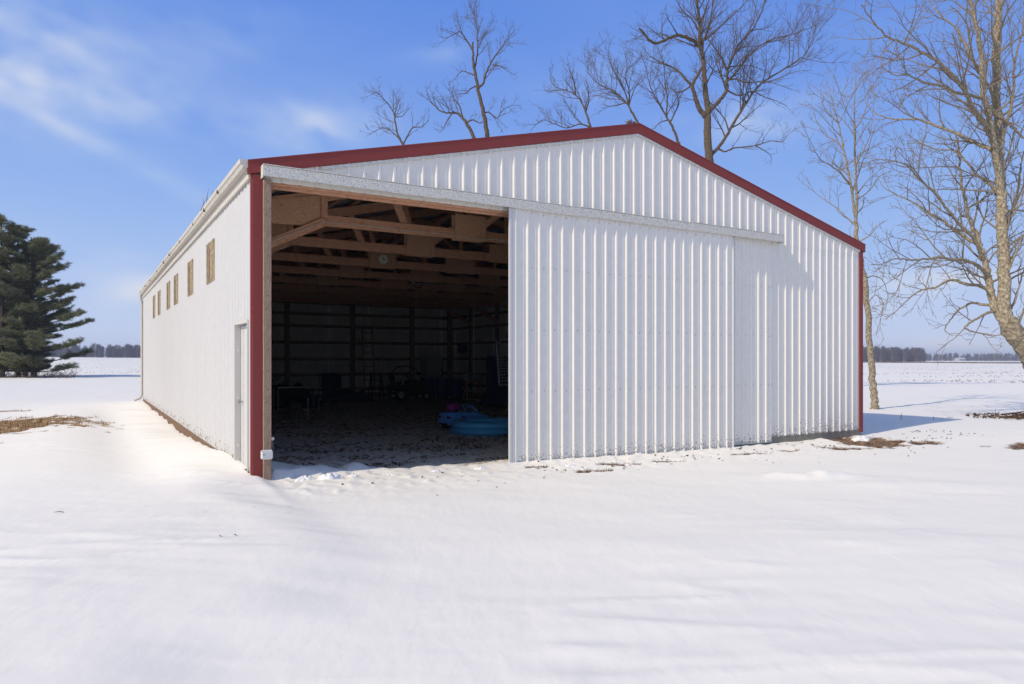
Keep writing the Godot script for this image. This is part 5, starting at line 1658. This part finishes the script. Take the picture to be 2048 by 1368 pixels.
# ---------------------------------------------------------------- small things on the snow
func leaf_mesh() -> ArrayMesh:
	var mb := MB.new()
	for i in 3:
		var c := Vector3(rnd(-0.03, 0.03), 0.006 + i * 0.004, rnd(-0.03, 0.03))
		var b := Basis.from_euler(Vector3(rnd(-0.5, 0.5), rnd(0, TAU), rnd(-0.5, 0.5)))
		var pts := [Vector3(-0.035, 0, 0), Vector3(-0.01, 0.006, 0.018), Vector3(0.03, 0.0, 0.006), Vector3(0.04, 0.01, -0.004), Vector3(0.0, 0.004, -0.018)]
		var w := []
		for p in pts: w.append(c + b * p)
		mb.face(w, (b * Vector3.UP).normalized())
	return mb.mesh()
func blade_mesh() -> ArrayMesh:
	var mb := MB.new()
	for i in 9:
		var a := Vector3(rnd(-0.05, 0.05), -0.01, rnd(-0.05, 0.05))
		var d := Vector3(rnd(-1, 1), rnd(0.12, 0.8), rnd(-1, 1)).normalized()
		var l := rnd(0.05, 0.13)
		var s := d.cross(Vector3.UP).normalized() * 0.004
		var nn := (Vector3.UP + d * 0.3).normalized()
		mb.col = Color(1, 1, 1) * rnd(0.6, 1.3)
		var m := a + d * l * 0.6
		var e := a + d * l + Vector3(0, -0.02, 0)
		mb.quad(a - s, a + s, m + s, m - s, nn)
		var i0 := mb.vert(m - s, nn, Vector2.ZERO)
		var i1 := mb.vert(m + s, nn, Vector2.ZERO)
		var i2 := mb.vert(e, nn, Vector2.ZERO)
		mb.tri(i0, i1, i2)
	return mb.mesh()
func build_litter() -> void:
	rng.seed = 500
	var blade := blade_mesh()
	var names := ["large patch of flattened tan grass left of the snowy drive", "thin streak of bare grass in front of the large tan patch", "narrow streak of bare grass beyond the large tan patch", "bare patch of brown turf at the right corner of the barn", "ragged tail of brown turf right of the barn corner", "brown turf patch at the right edge of the yard", "small brown patch in the snow left of the barn corner", "small brown leaf patch below the middle of the doors", "brown leaf patch below the open door leaf", "dark leaf scrap below the left edge of the sliding door", "trampled leaf scrap in the snow before the doors", "thin dark streak below the right end of the doors", "leaf scrap below the rear door leaf"]
	for k in PATCHES.size():
		var p: Array = PATCHES[k]
		var xs := []
		var cs := []
		var n := int(clampf(p[2] * p[3] * 620.0, 120, 6500))
		var tan := k < 3
		for i in n * 2:
			var x: float = p[0] + rnd(-1.5, 1.5) * p[2]
			var z: float = p[1] + rnd(-1.5, 1.5) * p[3]
			var m := patch_mask(x, z)
			if m < 0.0 + rnd(0, 0.12): continue
			xs.append(Transform3D(Basis(Vector3.UP, rnd(0, TAU)).scaled(Vector3.ONE * rnd(0.6, 1.1) * (1.3 if tan else 0.8)), Vector3(x, ground(x, z), z)))
			var g := rnd(0.55, 1.35)
			cs.append((Color(0.46, 0.30, 0.15) if tan else Color(0.27, 0.16, 0.09)) * g)
		if xs.size() > 0:
			tag(many("dead_grass", blade, M.leaf, xs, null, cs), names[k], "grass", "bare patches in the snow", "stuff")
	# loose leaves and bits along the doors
	var lf := leaf_mesh()
	var xs := []
	var cs := []
	for i in 900:
		var x := rnd(0.5, 15.5)
		var z := 0.2 + absf(rng.randfn(0.0, 0.75)) + (0.4 if x < 3.8 else 0.0)
		if x < 3.9 and rng.randf() < 0.75: continue
		var q := ib(x, 0, z)
		if n_patch.get_noise_2d(q.x * 0.9, q.z * 0.9) + rnd(-0.25, 0.25) < 0.18: continue
		xs.append(Transform3D(Basis.from_euler(Vector3(rnd(-0.4, 0.4), rnd(0, TAU), rnd(-0.4, 0.4))).scaled(Vector3.ONE * rnd(0.25, 0.8)), Vector3(q.x, ground(q.x, q.z) + 0.002, q.z)))
		cs.append(Color(0.17, 0.11, 0.07) * rnd(0.5, 1.4))
	tag(many("fallen_leaves", lf, M.leaf, xs, null, cs), "scattered brown leaves and bits on the snow along the doors", "leaves", "", "stuff")
	# weeds in the gutter
	var gw := MB.new()
	for i in 9:
		var a := Vector3(rnd(-0.12, 0.12), 0, rnd(-0.2, 0.2))
		var p := a
		var pts := PackedVector3Array([p])
		var d := Vector3(rnd(-0.25, 0.25), 1, rnd(-0.25, 0.25)).normalized()
		var l := rnd(0.15, 0.42)
		for s in 3:
			d = (d + Vector3(rnd(-0.2, 0.2), 0, rnd(-0.2, 0.2))).normalized()
			p += d * l / 3.0
			pts.append(p)
		gw.tube(pts, taper(4, 0.006, 0.002), 4)
	tag(put("weed_stalks", gw.mesh(), M.twig, null, Transform3D(Basis.IDENTITY, ib(-0.12, 4.17, -3.35))), "dry weed stalks growing out of the gutter", "weeds")
	# snow left on the roof edge
	lump("roof_snow", "lump of snow left on the roof edge above the gutter", ib(0.02, 4.22, -1.35), 0.16, 0.75, 0.13, TURN, 4)
	var tuft := MB.new()
	for i in 26:
		var a := Vector3(rnd(-0.13, 0.11), 0.03, rnd(-0.06, 0.06))
		var e := a + Vector3(rnd(-0.1, 0.1), rnd(0.0, 0.06), rnd(-0.1, 0.1))
		tuft.tube(PackedVector3Array([a, (a + e) * 0.5 + Vector3(0, 0.012, 0), e]), PackedFloat32Array([0.007, 0.008, 0.004]), 4)
	tag(put("debris", tuft.mesh(), M.twig_pale, null, Transform3D(Basis(Vector3.UP, TURN), ib(W * 0.5 - 0.05, roof_y(W * 0.5) + 0.0, -0.10))), "small tuft of twigs caught on the roof peak", "debris")
	# crusts of snow by the doorway and the right corner
	var spots := [[0.62, 0.22, 0.13, 0.06, "crumbled snow clod nearest the open doorway post"], [0.95, 0.30, 0.17, 0.075, "broad snow clod second from the open doorway post"], [1.3, 0.24, 0.09, 0.045, "small snow clod third from the doorway post"], [1.75, 0.36, 0.10, 0.04, "flat snow clod in front of the doorway drift"], [2.5, 0.34, 0.08, 0.04, "snow clod in front of the open doorway, left of the middle"], [3.2, 0.42, 0.10, 0.04, "snow clod just left of the sliding door edge"], [5.5, 1.15, 0.14, 0.05, "grey crusted snow clod in front of the sliding door"], [5.85, 1.35, 0.08, 0.04, "little snow clod beside the grey crusted one"], [12.75, 0.38, 0.26, 0.10, "large snow crust at the right corner of the barn"], [4.5, 0.9, 0.10, 0.04, "low snow clod left of the grey crusted one"]]
	for k in spots.size():
		var s: Array = spots[k]
		var p := ib(s[0], 0, s[1])
		lump("snow_clod", s[4], Vector3(p.x, ground(p.x, p.z) - 0.02, p.z), s[2], s[2] * 0.6, s[3], TURN, 50 + k)
	# twigs and weed stems
	rng.seed = 610
	var stems := [[1867, 828, 19.8, 0.14, "dark weed stub in the snow right of the barn shadow"], [1803, 826, 19.8, 0.22, "thin dry stem standing in the barn shadow"], [1160, 920, 12.2, 0.14, "upright brown leaf stem below the open door leaf"], [1990, 815, 20.0, 0.3, "thin dry stem left of the sycamore root mound"]]
	for s in stems:
		var p := px(s[0], s[1], s[2])
		p.y = ground(p.x, p.z) - 0.02
		var mb := MB.new()
		for i in 3:
			var a := Vector3(rnd(-0.02, 0.02), 0, rnd(-0.02, 0.02))
			var e := a + Vector3(rnd(-0.25, 0.25) * s[3], s[3] * rnd(0.6, 1.1), rnd(-0.2, 0.2) * s[3])
			mb.tube(PackedVector3Array([a, a.lerp(e, 0.5) + Vector3(rnd(-0.01, 0.01), 0, 0), e]), PackedFloat32Array([0.005, 0.004, 0.003]), 5)
		tag(put("dry_weed", mb.mesh(), M.twig, null, Transform3D(Basis.IDENTITY, p)), s[4], "weed")
	for s in [[215, 862, 1.6, "small dark twig on the snow beside the left wall"], [118, 1035, 0.9, "hair thin twig on the snow bank at the far left"], [440, 1083, 0.8, "short twig on the lip of the snow bank"], [470, 1080, 0.8, "short twig just right of another on the bank lip"], [1900, 832, 1.6, "fallen branch piece on the snow at the right"]]:
		var d: float = 1.6 * F / (s[1] - HZ)
		var p := px(s[0], s[1], d)
		p.y = ground(p.x, p.z) + 0.008
		var mb := MB.new()
		var a := rnd(0, TAU)
		var dir: Vector3 = Vector3(cos(a), 0.05, sin(a)) * 0.05 * s[2]
		mb.tube(PackedVector3Array([-dir, Vector3(0.01, 0.01, 0.01), dir]), PackedFloat32Array([0.0035 * s[2], 0.004 * s[2], 0.002 * s[2]]), 6)
		tag(put("twig", mb.mesh(), M.twig, null, Transform3D(Basis.IDENTITY, p)), s[3], "twig")
	# mound of soil and leaves round the big sycamore's foot
	rng.seed = 620
	var at := px(2095, 830, 20.3)
	var rows := []
	var n := noise(91, 0.9, 4)
	for j in 15:
		var row := []
		for i in 61:
			var an := TAU * (i % 60) / 60.0
			var t := j / 14.0
			var k := 1.0 + n.get_noise_2d(cos(an) * 2.0, sin(an) * 2.0) * 0.7
			var q := Vector3(cos(an) * 1.5 * t * k, 0, sin(an) * 1.0 * t * k)
			q.y = ground(at.x + q.x, at.z + q.z) + 0.34 * (1.0 - t) * (1.0 - t) - 0.02 * t + n.get_noise_2d(q.x * 5.0, q.z * 5.0) * 0.05 + 0.01
			row.append(q)
		rows.append(row)
	var mm := MB.new()
	mm.grid(rows)
	tag(put("earth_mound", mm.mesh(), mat(lin(0.075, 0.05, 0.032), 0.95), null, Transform3D(Basis.IDENTITY, Vector3(at.x, 0, at.z))), "mound of dark earth and leaves at the foot of the big sycamore", "mound")
	xs = []
	cs = []
	for i in 900:
		var an := rnd(0, TAU)
		var t := sqrt(rng.randf()) * 1.9
		var q := Vector3(at.x + cos(an) * 1.15 * t, 0, at.z + sin(an) * 0.75 * t)
		q.y = ground(q.x, q.z) + 0.34 * pow(maxf(0.0, 1.0 - t / 1.4), 2.0) + 0.03
		xs.append(Transform3D(Basis.from_euler(Vector3(rnd(-0.6, 0.6), rnd(0, TAU), rnd(-0.6, 0.6))).scaled(Vector3.ONE * rnd(0.6, 1.2)), q))
		cs.append(Color(0.14, 0.085, 0.05) * rnd(0.5, 1.5))
	tag(many("mound_leaves", lf, M.leaf, xs, null, cs), "dead leaves lying over the mound under the sycamore", "leaves", "", "stuff")
func lump(called: String, label: String, at: Vector3, rx: float, rz: float, h: float, turn: float, seed_: int) -> void:
	var n := noise(seed_, 1.3, 4)
	var rows := []
	for j in 11:
		var row := []
		for i in 29:
			var a := TAU * (i % 28) / 28.0
			var t := j / 10.0
			var k := 1.0 + n.get_noise_2d(cos(a), sin(a)) * 0.6
			row.append(Vector3(cos(a) * rx * t * k, h * sqrt(maxf(0.0, 1.0 - t * t)) * (1.0 + n.get_noise_2d(cos(a) * t * 2.0 + 4.0, sin(a) * t * 2.0) * 0.8), sin(a) * rz * t * k))
		rows.append(row)
	var mb := MB.new()
	mb.grid(rows)
	tag(put(called, mb.mesh(), M.snowlump, null, Transform3D(Basis(Vector3.UP, turn), at)), label, "snow", "snow clods by the doors" if called == "snow_clod" else "")

func _ready() -> void:
	# ---- camera, sky, sun, exposure
	var cam := Camera3D.new()
	cam.name = "camera"
	add_child(cam)
	cam.position = Vector3(0, EYE, 0)
	cam.projection = Camera3D.PROJECTION_FRUSTUM
	cam.near = 0.1
	cam.far = 6000.0
	cam.size = 0.1 * 1368.0 / F
	cam.frustum_offset = Vector2(0, 0.1 * (HZ - 684.0) / F)
	cam.current = true
	var env := Environment.new()
	env.background_mode = Environment.BG_SKY
	var sky := Sky.new()
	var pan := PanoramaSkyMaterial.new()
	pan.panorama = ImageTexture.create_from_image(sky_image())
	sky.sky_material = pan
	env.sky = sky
	env.background_energy_multiplier = 1.0
	env.tonemap_mode = Environment.TONE_MAPPER_LINEAR
	env.tonemap_exposure = 1.0
	env.sdfgi_enabled = true
	env.ssao_enabled = true
	env.ssil_enabled = true
	env.fog_enabled = true
	env.fog_density = 0.0004
	env.fog_light_color = Color(0.80, 0.85, 0.95)
	var we := WorldEnvironment.new()
	we.name = "environment"
	we.environment = env
	add_child(we)
	var sun := DirectionalLight3D.new()
	sun.name = "sun"
	add_child(sun)
	sun.look_at_from_position(Vector3(-4.6, 4.35, 3.67), Vector3.ZERO)
	sun.light_energy = 1.03
	sun.light_color = Color(1.0, 0.94, 0.845)
	sun.light_angular_distance = 0.5
	sun.shadow_enabled = true

	rng.seed = 7
	BT = Transform3D(Basis(Vector3.UP, TURN), CORNER)
	n_low = noise(1, 0.25, 3)
	n_mid = noise(2, 0.7, 3)
	n_fine = noise(3, 1.6, 3)
	n_patch = noise(4, 0.9, 4)
	make_materials()
	build_ground()
	build_barn()
	build_inside()
	build_trees()
	build_pines()
	build_far()
	build_litter()
